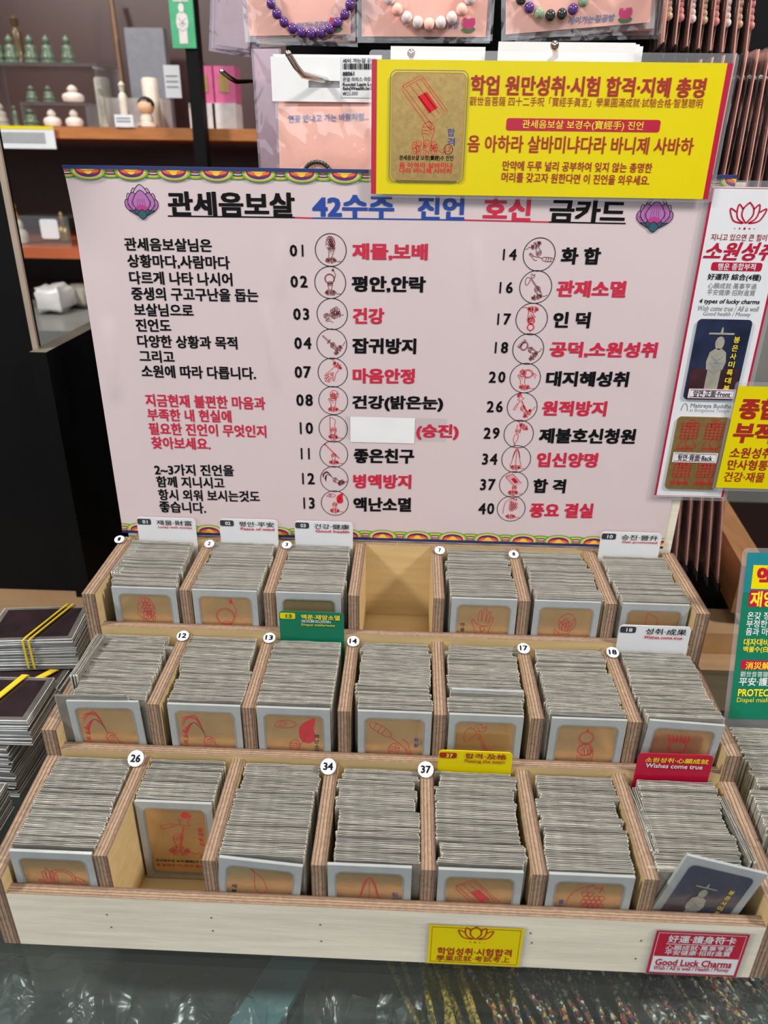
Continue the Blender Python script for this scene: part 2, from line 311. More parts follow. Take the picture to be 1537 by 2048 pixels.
def draw(no):
    D = cloud(0, -.74, .62, .26, no)
    h = xf(fist(), 0, -.18, .42)
    if no == 1: D += xf(palm(), .05, -.05, .5, -.25) + [('l', ell(-.08+.15*i-.1*(j%2), .32+.13*j, .10, .10, 10)) for j in range(5) for i in range(3-(j>3))] + [('l', smooth([(-.4,.3),(-.32,.85),(-.02,1.0),(.3,.8),(.36,.35),(.1,.1),(-.2,.1)], 3, True))]
    elif no == 2: D += h + [('l', ell(-.05,.28,.42,.36,26)), ('l', ell(-.05,.28,.37,.31,26)), ('l', smooth([(.36,.28),(.46,.55),(.36,.8),(.22,.98)])), ('f', [(.12,.92),(.26,1.05),(.34,.9),(.24,.8)])]
    elif no == 3: D = cloud(.28, .1, .5, .5, 3) + xf(palm(), -.3, -.3, .5, 1.1) 
    elif no == 4: D += h + [L((-.02,-.6),(.03,-.6),(.03,1.0),(-.0,1.06),(-.04,1.0),(-.04,-.6)), L((-.22,.3),(.22,.3)), L((-.2,.36),(.2,.36))]
    elif no == 7: D += xf(palm(), 0, .2, .78, -.12) + [('l', ell(0,.12,.1,.1,12))]
    elif no == 8: D += xf(palm(), -.02, -.02, .62) + [('l', ell(.1,.5,.38,.36,26)), ('l', smooth([(-.18,.5),(.0,.68),(.2,.55),(.38,.66),(.3,.4),(.05,.34),(-.18,.5)])), ('l', smooth([(-.05,.46),(.12,.52),(.28,.44)]))]
    elif no == 10: D += h + [('l', smooth([(-.3,1.0),(.2,.75),(.12,.3),(.3,-.1),(.1,-.5),(-.3,-.6)])), L((-.3,1.0),(-.3,-.6))]
    elif no == 11: D += h + [L((-.9,.9),(.5,-.4)), L((-.9,.9),(-.75,.9),(-.9,.75),(-.9,.9)), L((-.86,.94),(.54,-.36))]
    elif no == 12: D = cloud(.5, -.55, .42, .3, 12) + xf(fist(), .1, -.15, .42, .7)
    elif no == 13: D += h + [('f', smooth([(.25,.1),(.2,.55),(.42,.82),(.85,1.0),(.78,.6),(.84,.2),(.6,-.02)], 3, True)), L((.6,.6),(.3,.0),(.0,-.4)), ('l', smooth([(-.8,.65),(-.6,.85),(-.2,.88),(.1,.75),(-.1,.6),(-.5,.58),(-.8,.65)])), ('l', spiral(-.45,.72,.16,0))]
    elif no == 14: D += h + [('l', smooth([(-.9,.95),(-.95,.75),(-.5,.45),(-.2,.35),(-.12,.5),(-.4,.75)], 4, True)), L((-.82,.66),(-.7,.92)), L((-.66,.55),(-.5,.82)), L((-.5,.46),(-.34,.7)), L((-.2,.4),(.55,-.15),(.7,-.4)), ('l', smooth([(.3,.3),(.5,.2),(.62,-.1),(.75,-.35),(.6,-.4),(.45,-.1)]))]
    elif no == 16: D += xf(fist(), .15, -.25, .45, .4) + [L((-.35,.72),(.3,-.5)), L((-.28,.76),(.36,-.46)), ('l', smooth([(-.35,.7),(-.6,.85),(-.8,.6),(-.75,.3),(-.5,.45)], 4, True)), ('l', smooth([(-.3,.95),(-.15,1.0),(-.1,.85),(.05,.95),(.0,.75),(-.2,.72)], 3, True))]
    elif no == 17: D += xf(palm(), .12, -.25, .55, .15) + [('l', ell(0,.62,.30,.26,22)), ('l', ell(0,.62,.25,.21,22)), ('l', ell(.02,.14,.30,.26,22)), ('l', ell(.02,.14,.25,.21,22)), ('f', [(-.04,.88),(.0,1.02),(.06,.88)])]
    elif no == 18: D += xf(fist(), .15, -.25, .42, .3) + [('l', ell(-.1,.42,.36,.30,24)), ('l', ell(-.1,.42,.29,.24,24)), L((.05,.2),(.35,-.5))] + [('f', [(-.5+.14*i,.55+.05*(i%2)),(-.56+.16*i,.92),(-.4+.14*i,.62)]) for i in range(6)]
    elif no == 20: D += xf(palm(), -.25, .1, .6, .1) + [('l', ell(.2,.35,.46,.34,26)), ('l', ell(.2,.35,.36,.26,26)), ('l', smooth([(.6,.3),(.8,.2),(.9,.0)])), ('l', smooth([(.62,.4),(.84,.36),(1.0,.2)]))]
    elif no == 26: D += h + [L((-.02,-.55),(.28,.42)), L((.02,-.57),(.32,.40)), ('l', smooth([(.2,.5),(.12,.75),(.28,.7),(.3,.95),(.42,.78),(.6,.8),(.5,.62),(.58,.45),(.36,.48)], 3, True)), ('f', smooth([(.22,.92),(.4,1.1),(.62,1.0),(.66,.86),(.44,.86)], 3, True)), L((-.7,.42),(-.1,.55),(-.08,.43),(-.66,.26),(-.7,.42)), L((-.1,.5),(.2,.5))]
    elif no == 29: D += xf(fist(), .25, -.25, .45, .45) + [('l', smooth([(-.35,1.05),(-.2,.85),(-.18,.4),(-.02,.1),(.25,.2),(.15,.6),(-.1,.85),(-.35,1.05)]))]
    elif no == 34: D += [('l', smooth([(-.55,-.7),(-.36,-.1),(-.24,.45),(-.12,.8),(.0,.9),(.12,.8),(.24,.45),(.36,-.1),(.55,-.7)])), L((0,.9),(0,-.5)), ('l', smooth([(-.28,.2),(-.16,.6),(-.06,.84)])), ('l', smooth([(.28,.2),(.16,.6),(.06,.84)])), ('l', smooth([(-.34,.1),(-.24,.5),(-.2,.7)])), ('l', smooth([(.34,.1),(.24,.5),(.2,.7)]))]
    elif no == 37: D += xf(fist(), .1, -.35, .4) + [L((-.8,.75),(-.2,1.0),(.75,.15),(.2,-.15),(-.8,.75)), L((-.7,.72),(-.2,.92),(.62,.16)), L((-.55,.75),(.3,.02)), L((-.35,.82),(.45,.1)), L((-.8,.75),(-.78,.6),(.18,-.3),(.2,-.15)), ('f', [(-.3,.5),(.0,.62),(.4,.25),(.1,.1)])]
    elif no == 40: D += [('l', ell(.05+.17*(i-1)+.08*(j%2), .62-.15*j, .11, .10, 10)) for j in range(6) for i in range(4 if 0<j<5 else 2)] + [('l', smooth([(-.75,-.5),(-.7,.3),(-.45,.75),(.05,.95),(.5,.8)])), ('l', smooth([(-.1,.8),(.1,1.0),(.2,.82),(.45,.95),(.35,.7)]))]
    if no == 12: D += [('l', smooth([(-.05,.05),(-.2,.4),(-.5,.65),(-.85,.45+.06*i-.35)])) for i in range(6)] + [('l', smooth([(-.1,.2),(-.35,.75+.05*i),(-.7,.8+.03*i),(-.95,.5+.1*i)])) for i in range(4)]
    return D
def art(mb, pl, D, cu, cv, su, sv, wd, m, off=.0005, rot=0):
    ca, sa = math.cos(rot), math.sin(rot)
    for k, P in D:
        Q = [(cu+su*(x*ca-y*sa), cv+sv*(x*sa+y*ca)) for x, y in P]
        if k == 'l': ribbon(mb, pl, Q, wd, m, off)
        else: fill(mb, pl, Q, m, off)
def lotus_line(mb, pl, cu, cv, s, wd, m, off=.0005):       # line emblem of an open lotus
    for c in (-1, 1):
        ribbon(mb, pl, smooth([(cu,cv-.5*s),(cu+c*.3*s,cv-.1*s),(cu+c*.28*s,cv+.3*s),(cu,cv+.62*s)],6), wd, m, off)
        ribbon(mb, pl, smooth([(cu+c*.12*s,cv-.5*s),(cu+c*.5*s,cv-.25*s),(cu+c*.62*s,cv+.15*s),(cu+c*.56*s,cv+.5*s),(cu+c*.3*s,cv+.25*s)],6), wd, m, off)
        ribbon(mb, pl, smooth([(cu+c*.2*s,cv-.5*s),(cu+c*.7*s,cv-.38*s),(cu+c*.95*s,cv-.0*s),(cu+c*1.0*s,cv+.28*s),(cu+c*.66*s,cv+.1*s)],6), wd, m, off)
    for i in range(-2, 3): fill(mb, pl, ell(cu+i*.28*s, cv-.78*s, .05*s*(1.4-.4*abs(i)), .05*s*(1.4-.4*abs(i)), 8)[:-1], m, off)

# ================================================================== the setting
mat('maroon_wall', (62,38,36), .35, vary=.12, scale=5, spec=.6); mat('floor_tile', (120,112,104), .5)
mat('grey_shelf', (132,132,130), .35); mat('shelf_wood', (168,104,52), .45, vary=.18, scale=14, stretch=(1,8,8)); mat('shelf_red', (176,92,56), .4, vary=.12, scale=14, stretch=(1,8,8))
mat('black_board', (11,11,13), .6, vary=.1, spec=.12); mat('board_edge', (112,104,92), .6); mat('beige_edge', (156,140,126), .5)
mat('tan', (150,120,88), .6, vary=.1, scale=10, stretch=(1,6,1)); mat('cardboard', (168,128,84), .7, vary=.08); mat('oak', (146,104,66), .5, vary=.15, scale=12, stretch=(8,1,8))
b = MB(); b.box((-2.2,1.62,-.9), (2.2,1.70,2.2), 'maroon_wall'); struct(b.build('wall_back'))
b = MB(); b.box((-2.4,-1.0,-.95), (2.4,1.7,-.9), 'floor_tile'); struct(b.build('floor'))

# glass counter that carries everything
t = thing('glass_counter', 'glass topped shop counter with dark inside carrying the wooden card tray', 'counter', (0,.05,-.9))
b = MB(); b.box((-.85,-.42,-.008), (.85,.372,0), 'counter_glass'); b.build('glass_top', t)
b = MB(); b.box((-.85,.372,-.06), (.85,.62,0), 'tan'); b.build('wooden_ledge', t)
mat('case_inside', (40,42,40), .6, vary=.1, scale=6); mat('case_body', (40,38,36), .6)
b = MB(); b.box((-.85,-.42,-.092), (.85,.37,-.082), 'case_inside'); b.build('inner_shelf', t)
b = MB(); b.box((-.85,-.42,-.9), (.85,.62,-.095), 'case_body'); b.build('cabinet_body', t)

# ================================================================== stepped plywood tray
T = .0105; PITCH = .0788; A = .2740; AO = .2867
YR = [0, .1073, .2153]; ZR = [0, .0483, .0916]; XO = [-.0058, .0037, .0037]; FH = [.0567, .0452, .0517]
tray = thing('card_display_tray', 'stepped birch plywood tray with three tiers of card compartments on the glass counter', 'display tray', (0, .16, 0))
for r in range(3):
    y, z = YR[r], ZR[r]; yb = YR[r+1] if r < 2 else .3235
    b = MB(); b.box((-A, y, .0003 if r == 0 else ZR[r-1]+.003), (A, y+.009, z+FH[r]), 'birch' if r == 0 else 'birch_warm', dict(top='ply_y')); b.build('front_panel', tray)
    b = MB(); b.box((-A, y+.009, z-.004 if r else 0.0005), (A, yb, z+.003), 'birch_warm'); b.build('floor_panel', tray)
    for s in (-1, 1):
        zf, zb_ = [(.072,.086), (.0655,.0735), (.0870,.0900)][r]
        x0 = -AO if s < 0 else A
        prof = [V(x0,y,.0003 if r==0 else z-.02), V(x0,yb,.0003 if r==0 else z-.02), V(x0,yb,z+zb_), V(x0,y,z+zf)]
        b = MB(); d = V(AO-A,0,0)
        for i in range(4):
            j = (i+1) % 4; b.add([prof[i], prof[j], prof[j]+d, prof[i]+d], [[0,3,2,1]], 'ply_x')
        b.add(prof, [[0,1,2,3]], 'birch_warm'); b.add([q+d for q in prof], [[3,2,1,0]], 'birch_warm'); b.build('side_panel', tray)
    for k in range(1, 7):
        x0 = XO[r]+(k-3.5)*PITCH-T/2
        zt = z+.0884
        prof = [V(x0,y+.0095,z+.003), V(x0,yb,z+.003), V(x0,yb,zt+.002), V(x0,y+.0095,zt)]
        b = MB(); d = V(T,0,0)
        for i in range(4):
            j = (i+1) % 4; b.add([prof[i], prof[j], prof[j]+d, prof[i]+d], [[0,3,2,1]], 'ply_x')
        b.add(prof, [[0,1,2,3]], 'birch_warm'); b.add([q+d for q in prof], [[3,2,1,0]], 'birch_warm'); b.build('divider', tray)
b = MB(); b.box((-A, .3237, .0003), (A, .3306, .1812), 'birch_warm', dict(top='ply_y')); b.build('back_panel', tray)

# round number stickers on the divider tops
for r, n, px, py, rad in [(0,'26',272,1517,.0066),(0,'34',657,1533,.0064),(0,'37',852,1539,.0064),(1,'12',366,1272,.0056),(1,'13',539,1276,.0056),(1,'14',707,1283,.0056),(1,'17',1048,1297,.0056),(1,'18',1226,1305,.0056),
                          (2,'1',239,1079,.0050),(2,'2',419,1088,.0050),(2,'3',574,1090,.0050),(2,'7',880,1101,.0052),(2,'8',1028,1109,.0050)]:
    yb = (YR[r+1] if r < 2 else .3235) - .004
    zt = ZR[r]+.0884+.0022+.0006 if (r, n) != (2, '1') else ZR[r]+.0912; tl = (.80,.60) if r == 0 else (.93,.36)
    p = atz(px, py, zt+rad*tl[1]); p.y = min(p.y, yb+.004-rad*tl[0]-.0012); pl = Plane(p, (1,0,0), (0,)+tl)
    b = MB(); rim = ell(0, 0, rad, rad, 24)[:-1]
    b.prism([pl.p(u, v, 0) for u, v in rim], pl.n*.0006, 'white')
    h = rad*.95; wd = rad*(1.25 if len(n) > 1 else .55)
    text_uv(b, pl, n, -wd/2, 0, wd/2, 0, h, 'print_black', .035, .0009)
    b.build('number_sticker', tray)['label'] = 'round white sticker printed %s' % n

for px, py in [(214,1829),(223,1854),(423,1835),(426,1861),(641,1849),(643,1882),(1062,1866),(1064,1885),(1283,1881),(1272,1917)]:
    p = at(px, py, 0); b = MB(); b.prism([p+V(.0007*math.cos(a*PI/4), -.0001, .0007*math.sin(a*PI/4)) for a in range(8)], V(0,-.0002,0), 'charcoal'); b.build('nail', tray)
# two laminated labels stuck on the front board
def lab_corner(pl, x0, y0, x1, y1): u0, v1 = pl.uv(x0, y0); u1, v0 = pl.uv(x1, y1); return u0, v0, u1, v1
F0 = vplane(-.0004); F0.k = (.00042, .0004, .3)
def flatcard(mb, pl, u0, v0, u1, v1, r, th, m, back=0.0):
    mb.prism([pl.p(u, v, back) for u, v in rrect(u0, v0, u1, v1, r)], pl.n*th, m)
u0, v1 = F0.uv(860, 1848); u1, v0 = F0.uv(1040, 1935)
u0 = (u0+F0.uv(854,1926)[0])/2; u1 = (u1+F0.uv(1049,1850)[0])/2
b = MB(); v0 = max(v0, .0014); flatcard(b, F0, u0-.0025, max(.0005, v0-.0025), u1+.0025, v1+.0025, .002, .0004, 'laminate'); fill(b, F0, [(u0,v0),(u1,v0),(u1,v1),(u0,v1)], 'yellow', .0006)
ribbon(b, F0, [(u0+.0022,v0+.0022),(u1-.0022,v0+.0022),(u1-.0022,v1-.0022),(u0+.0022,v1-.0022)], .0007, 'brownred', .0008, True)
cu, cv = F0.uv(952, 1868); lotus_line(b, F0, cu, cv+.001, .0124, .0011, 'brownred', .0009)
text_px(b, F0, '학업성취·시험합격', 875, 1900, 1024, 1905, 15, 'brownred', .03, .0009); text_px(b, F0, '學業成就·考試考上', 873, 1914, 1020, 1918, 12, 'brownred', .01, .0009)
b.build('front_label', tray)['label'] = 'yellow laminated label with a red lotus outline'
u0, v1 = F0.uv(1316, 1860); u1, v0 = F0.uv(1472, 1953)
u0 = (u0+F0.uv(1291,1944)[0])/2; u1 = (u1+F0.uv(1502,1865)[0])/2
b = MB(); v0 = max(v0, .0014); flatcard(b, F0, u0-.0025, max(.0005, v0-.002), u1+.004, v1+.002, .002, .0004, 'laminate'); fill(b, F0, [(u0,v0),(u1,v0),(u1,v1),(u0,v1)], 'crimson', .0006)
vm = v0+(v1-v0)*.42; fill(b, F0, [(u0+.002,v0+.002),(u1-.002,v0+.002),(u1-.002,vm),(u0+.002,vm)], 'white', .0008)
ribbon(b, F0, [(u0+.002,v0+.002),(u1-.002,v0+.002),(u1-.002,v1-.002),(u0+.002,v1-.002)], .0005, 'white', .0008, True)
text_px(b, F0, '好運·護身符卡', 1337, 1876, 1473, 1881, 15, 'white', .02, .001)
ribbon(b, F0, [F0.uv(1333,1886), F0.uv(1470,1891)], .0006, 'white', .001)
text_px(b, F0, '心願成就·萬事亨通', 1332, 1893, 1466, 1897, 10, 'white', .01, .001); text_px(b, F0, '平安健康·招財進寶', 1330, 1903, 1461, 1907, 10, 'white', .01, .001)
text_px(b, F0, 'Good Luck Charms', 1311, 1922, 1464, 1928, 13, 'crimson', .035, .001); ribbon(b, F0, [F0.uv(1309,1930), F0.uv(1462,1935)], .0005, 'crimson', .001)
text_px(b, F0, 'Wish / All is well / Health / Money', 1307, 1935, 1458, 1940, 10, 'crimson', .015, .001)
b.build('front_label', tray)['label'] = 'crimson and white laminated label reading Good Luck Charms'

# ================================================================== sleeved cards
SW, SH, SD = .0605, .0852, .0021
def packed_mesh(seed):
    rn = random.Random(seed); b = MB(); n = 8; yo = SD/2; yi = .00048
    ph = rn.random()*6; am = .00025; top = [SH + rn.uniform(-.0004,.0004) for _ in range(n+1)]
    xs = [-SW/2 + SW*i/n for i in range(n+1)]
    wf = [am*math.sin(ph+i*.9)+rn.uniform(-.00012,.00012) for i in range(n+1)]; wb = [am*math.sin(ph+1+i*.8)+rn.uniform(-.00012,.00012) for i in range(n+1)]
    for sgn, wv in ((-1, wf), (1, wb)):
        for i in range(n):
            o0, o1 = sgn*yo*.88+wv[i], sgn*yo*.88+wv[i+1]; i0, i1 = sgn*yi+wv[i], sgn*yi+wv[i+1]
            b.add([V(xs[i],sgn*yo*.9,0), V(xs[i+1],sgn*yo*.9,0), V(xs[i+1],o1,top[i+1]), V(xs[i],o0,top[i])], [[0,1,2,3] if sgn<0 else [3,2,1,0]], 'sleeve')
            b.add([V(xs[i],o0,top[i]), V(xs[i+1],o1,top[i+1]), V(xs[i+1],i1,top[i+1]), V(xs[i],i0,top[i])], [[0,1,2,3] if sgn<0 else [3,2,1,0]], 'sleeve_rim')
            b.add([V(xs[i],i0,top[i]), V(xs[i+1],i1,top[i+1]), V(xs[i+1],i1,top[i+1]-.0016), V(xs[i],i0,top[i]-.0016)], [[0,1,2,3] if sgn<0 else [3,2,1,0]], 'sleeve')
    for i in range(n):                            # the card's upper edge down in the slot
        b.add([V(xs[i],-yi+wf[i],SH-.0015), V(xs[i+1],-yi+wf[i+1],SH-.0015), V(xs[i+1],yi+wb[i+1],SH-.0015), V(xs[i],yi+wb[i],SH-.0015)], [[0,1,2,3]], 'sleeve_slot')
    for s in (-1, 1):                             # folded side seams, a little proud
        x = s*SW/2; x2 = x + s*.0009
        b.add([V(x,-yo*.9,0),V(x2,-yo*.3,0),V(x2,yo*.3,0),V(x,yo*.9,0),V(x,-yo*.88+wf[0 if s<0 else n],top[0 if s<0 else n]),V(x2,-yo*.3,SH-.0004),V(x2,yo*.3,SH-.0004),V(x,yo*.88+wb[0 if s<0 else n],top[0 if s<0 else n])],
              [[0,1,5,4],[1,2,6,5],[2,3,7,6],[4,5,6,7],[3,2,1,0]] if s > 0 else [[4,5,1,0],[5,6,2,1],[6,7,3,2],[7,6,5,4],[0,1,2,3]], 'sleeve_rim')
    b.add([V(-SW/2,-yo*.9,0),V(SW/2,-yo*.9,0),V(SW/2,yo*.9,0),V(-SW/2,yo*.9,0)], [[3,2,1,0]], 'sleeve')
    o = b.build('sleeved_card', loc=(0,0,0)); me = o.data; bpy.data.objects.remove(o); return me
PK = [packed_mesh(i) for i in range(6)]
CARDS = []                                        # (matrix, tier, compartment, ordinal from the front)
def M_at(p, rz=0, rx=0, ry=0): return Matrix.Translation(p) @ Matrix.Rotation(rz,4,'Z') @ Matrix.Rotation(rx,4,'X') @ Matrix.Rotation(ry,4,'Y')
ST = {0:[(26,1712,186,1714,117,1502,255,1508),(270,1597,425,1609,296,1518,446,1520),(410,1724,613,1718,498,1514,640,1515),(646,1743,842,1745,682,1520,832,1519),(878,1751,1050,1760,874,1534,1023,1532),(1097,1762,1274,1769,1072,1535,1217,1542),(1318,1749,1490,1752,1269,1557,1424,1561)],
1:[(134,1410,280,1408,215,1256,356,1258),(334,1418,483,1420,380,1258,520,1258),(505,1408,653,1412,552,1264,681,1264),(712,1428,868,1430,728,1272,865,1272),(898,1436,1051,1439,892,1280,1034,1283),(1108,1441,1258,1447,1070,1291,1198,1288),(1291,1466,1449,1450,1242,1297,1376,1300)],
2:[(222,1174,349,1185,262,1070,395,1074),(380,1185,508,1187,437,1078,554,1078),(548,1185,690,1187,589,1078,706,1080),None,(905,1198,1043,1203,893,1089,1016,1094),(1068,1205,1207,1208,1046,1094,1165,1099),(1251,1220,1387,1220,1207,1112,1325,1114)]}
FRONTPOS = {}; BACKPOS = {}
for r in range(3):
    ztop = ZR[r]+.0884
    for c, q in enumerate(ST[r]):
        if q is None: continue
        P = [atz(q[2*i], q[2*i+1], ztop) for i in range(4)]
        xf_ = (P[0].x+P[1].x)/2; xb_ = (P[2].x+P[3].x)/2
        yf = max(YR[r]+.0125, min(P[0].y, P[1].y)) if (r, c) != (0, 1) else .0575
        if (r, c) == (0, 1): yf = (P[0].y+P[1].y)/2
        yb = (YR[r+1] if r < 2 else .3235) - .0035
        if (r, c) == (2, 6): yb -= .006
        lo = (XO[r]+(c-3.5)*PITCH+T/2 if c else -A)+SW/2+.0015; hi = (XO[r]+(c+1-3.5)*PITCH-T/2 if c < 6 else A)-SW/2-.0015
        clampx = lambda x: max(lo, min(hi, x))
        n = int((yb-yf)/.00238); rn = random.Random(100*r+c); jx = 0; run = 0; jz = 0
        FRONTPOS[r,c] = (clampx(xf_), yf, rn.uniform(-.008,.008)); BACKPOS[r,c] = (clampx(xb_), yb)
        for i in range(1, n):
            if run <= 0: run = rn.randint(2, 7); jx = rn.gauss(0, .0021); jr = rn.uniform(-.012,.012)
            run -= 1; t_ = i/n
            x = clampx(xf_+(xb_-xf_)*t_+jx+rn.gauss(0,.0004)); y = yf+.0008+(yb-yf)*t_
            CARDS.append((M_at(V(x, y, ZR[r]+.0032+max(0, rn.gauss(.0006,.0009))), jr*.35+rn.gauss(0,.003), 0, rn.gauss(0,.003)), r, c, i+1))
WHERE = {(0,0):'left of sticker 26',(0,1):'right of sticker 26',(0,2):'left of sticker 34',(0,3):'between stickers 34 and 37',(0,4):'under the yellow tab',(0,5):'left of the red tab',(0,6):'under the red tab',
 (1,0):'left of sticker 12',(1,1):'between stickers 12 and 13',(1,2):'under the green tab',(1,3):'right of sticker 14',(1,4):'left of sticker 17',(1,5):'between stickers 17 and 18',(1,6):'under white tab 18',
 (2,0):'under tab 01',(2,1):'under tab 02',(2,2):'under tab 03',(2,4):'left of sticker 8',(2,5):'right of sticker 8',(2,6):'under tab 10'}
TIER = ['front', 'middle', 'top']
def nth(i): return '%d%s' % (i, 'th' if 10 < i % 100 < 14 else {1:'st',2:'nd',3:'rd'}.get(i % 10, 'th'))
SIDE = []                                          # cards standing along a side wall, turned a quarter
def side_cards(x0, dx, n, y, z, lab, tilt=0.0, dy=.0, rz=PI/2):
    for i in range(n): SIDE.append((M_at(V(x0+dx*i, y+dy*i, z), rz+random.gauss(0,.008), tilt, random.gauss(0,.006)), lab % nth(i+1)))
side_cards(-.2718, .0026, 4, .282, ZR[2]+.004, 'grey sleeved card edge-on along the tray wall under tab 01, %s from left')
side_cards(-.2716, .0027, 3, .172, ZR[1]+.010, 'grey sleeved card edge-on along the left wall of middle tier, %s from left')
side_cards(.2017-.0045, .0025, 3, .064, .004, 'grey sleeved card wedged edge-on left of the red tab stack, %s from left')
side_cards(.2668, .0025, 2, .058, .004, 'grey sleeved card edge-on at the right wall of front tier, %s from left')
def place_card(Mx, label, group, k):
    o = bpy.data.objects.new('sleeved_card', PK[k % 6]); C.objects.link(o); o.matrix_world = Mx; return tag(o, label, 'card', group)
for k, (Mx, lab) in enumerate(SIDE): place_card(Mx, lab, 'sleeved cards turned edge-on along the walls', k)
room_for = 300 - len(SIDE) - 21
def front_first(e): return (e[1], e[0].translation.y if e[1] else 0)
CARDS.sort(key=front_first)
for k, (Mx, r, c, i) in enumerate(CARDS[:room_for]):
    place_card(Mx, 'grey sleeved card, %s from front of the %s tier stack %s' % (nth(i), TIER[r], WHERE[r,c]), 'sleeved cards packed in the %s tier' % TIER[r], k)
b = MB()
for k, (Mx, r, c, i) in enumerate(CARDS[room_for:]):
    me = PK[k % 6]; base = len(b.v); b.v += [Mx @ q.co for q in me.vertices]
    for p in me.polygons: b.f.append([base+j for j in p.vertices]); b.m.append(b.mi(me.materials[p.material_index].name))
tag(b.build('sleeved_cards'), 'mass of grey sleeved cards filling the middle and top tiers behind their front cards', 'card', None, 'stuff')

# front cards, with the gold plate in its window
def front_card(name_label, no, Mx, vert=None, vcol='print_black', vside=1, full=False, rot=0, scale=1.0):
    t = thing('sleeved_gold_card', name_label, 'card', (0,0,0), 'front cards of the stacks'); pl = Plane((0,-.0016,0))
    b = MB(); b.box((-SW/2,-.0002,0), (SW/2,.0008,SH), 'frost')
    inn = rrect(-SW/2+.0062, .006, SW/2-.0062, SH-.0072, .0045, n=6); out = []
    cx, cy = 0, SH/2
    for (u, v) in inn:                              # ring from the outline out to the sleeve edge
        k = min((SW/2)/max(abs(u),1e-9), (SH/2)/max(abs(v-cy),1e-9)); out.append((u*k, cy+(v-cy)*k))
    corners = [(-SW/2,0),(SW/2,0),(SW/2,SH),(-SW/2,SH)]
    for q in corners:
        j = min(range(len(out)), key=lambda i: math.dist(out[i], q)); out[j] = q
    n = len(inn); f = -.0016
    b.add([pl.p(*q, 0) for q in inn]+[pl.p(*q, 0) for q in out], [[i, n+i, n+(i+1)%n, (i+1)%n] for i in range(n)], 'frost')
    b.add([V(q[0], f, q[1]) for q in inn]+[V(q[0], -.0002, q[1]) for q in inn], [[i, (i+1)%n, n+(i+1)%n, n+i] for i in range(n)], 'frost_line')
    b.add([V(q[0], f, q[1]) for q in out]+[V(q[0], -.0002, q[1]) for q in out], [[i, n+i, n+(i+1)%n, (i+1)%n] for i in range(n)], 'frost')
    ribbon(b, pl, rrect(-SW/2+.0055, .0053, SW/2-.0055, SH-.0064, .005), .0005, 'frost_line', .0001, True)
    b.build('sleeve', t)
    g = MB(); g.prism([V(u, -.0004, v) for u, v in rrect(-SW/2+.0060, .0058, SW/2-.0060, SH-.0070, .0045)], V(0,-.0003,0), 'gold'); gp = g.build('gold_plate', t)
    P = Plane((0,-.00085,0)); d = MB(); cu, cv = 0, SH*.575; cardw = .0200
    art(d, P, draw(no), cu, cv, cardw*scale, .0250*scale, .00050, 'print_red', 0, rot)
    if full:
        text_uv(d, P, '관세음보살 보곡(寶轂)수 진언', -.0215, .0195, .0215, .0195, .0034, 'print_black', .02, 0)
        text_uv(d, P, '옴 삼메야 기니하리 훔바탁', -.0215, .0145, .0215, .0145, .0034, 'print_red', .02, 0)
        ribbon(d, P, ell(.0195, .0255, .0030, .0030, 18), .0004, 'print_black', 0); text_uv(d, P, str(no), .0177, .0255, .0213, .0255, .0026, 'print_red', .02, 0)
    if vert:
        for i, ch in enumerate(vert): text_uv(d, P, ch, vside*.0185-.002, SH*.66-.0055*i, vside*.0185+.002, SH*.66-.0055*i, .0042, vcol, .02, 0)
    d.build('printed_drawing', gp)
    w_ = MB(); w_.poly([V(u, -.0013, v) for u, v in rrect(-SW/2+.0062, .006, SW/2-.0062, SH-.0072, .0045)], 'window'); w_.build('clear_window', t)
    t.matrix_world = Mx; return t
FC = {(0,0):(20,'mirror ring and fingers'),(0,1):(26,'hand lifting a flower staff'),(0,2):(29,'hand with a curved hook'),(0,3):(34,'two praying hands'),(0,4):(37,'hand carrying a book'),(0,5):(40,'bunch of grapes'),
 (1,0):(12,'willow branch'),(1,1):(12,'willow branch'),(1,2):(13,'red fly whisk'),(1,3):(14,'banded club in a hand'),(1,4):(16,'axe in a hand'),(1,5):(17,'two linked rings'),(1,6):(18,'crowned ring'),
 (2,0):(1,'lotus bud'),(2,1):(2,'rope loop'),(2,2):(3,'fingertips of a hand'),(2,4):(7,'open palm'),(2,5):(8,'sun disc in a hand'),(2,6):(10,'bow tip')}
VT = {(0,2):('제불호신청원','print_black',-1),(0,3):('입신양명','print_blue',1),(0,1):('원적방지','print_red',1),(0,5):('풍요결실','print_blue',-1),(1,0):('병액방지','print_red',-1),(1,1):('병액방지','print_red',-1),(1,2):('액난소멸','print_black',1),(1,3):('화합','print_blue',1),(2,4):('마음안정','print_black',-1)}
for (r,c), (no, what) in FC.items():
    x, y, a = FRONTPOS[r,c]; v = VT.get((r,c), (None,'print_black',1))
    dx = {(0,2):-.008, (0,3):-.0045, (2,2):-.0025}.get((r,c), 0); ry = {(0,2):.10, (1,0):-.03, (1,6):.05}.get((r,c), 0)
    lo = (XO[r]+(c-3.5)*PITCH+T/2 if c else -A)+SW/2+.0012
    yy = YR[r]+.0118 if (r,c) != (0,1) else y
    Mx = M_at(V(max(lo, x+dx) if (r,c)!=(0,2) else x+dx, yy-.0008, ZR[r]+.0036), 0, 0, ry) @ Matrix.Rotation(-.006, 4, 'X')
    front_card('%s tier gold card with red %s, %s' % (TIER[r], what, WHERE[r,c]), no, Mx, v[0], v[1], v[2], (r,c)==(0,1), scale=.95 if (r,c)==(0,1) else 1.05)
# gold card slipped sideways, peeping up in the middle tier
x, y, a = FRONTPOS[1,4]
front_card('gold card standing a little taller in the middle of the stack left of sticker 17', 16, M_at(V(x+.002, y+.0245, ZR[1]+.0085), 0, 0, .01), scale=.9)

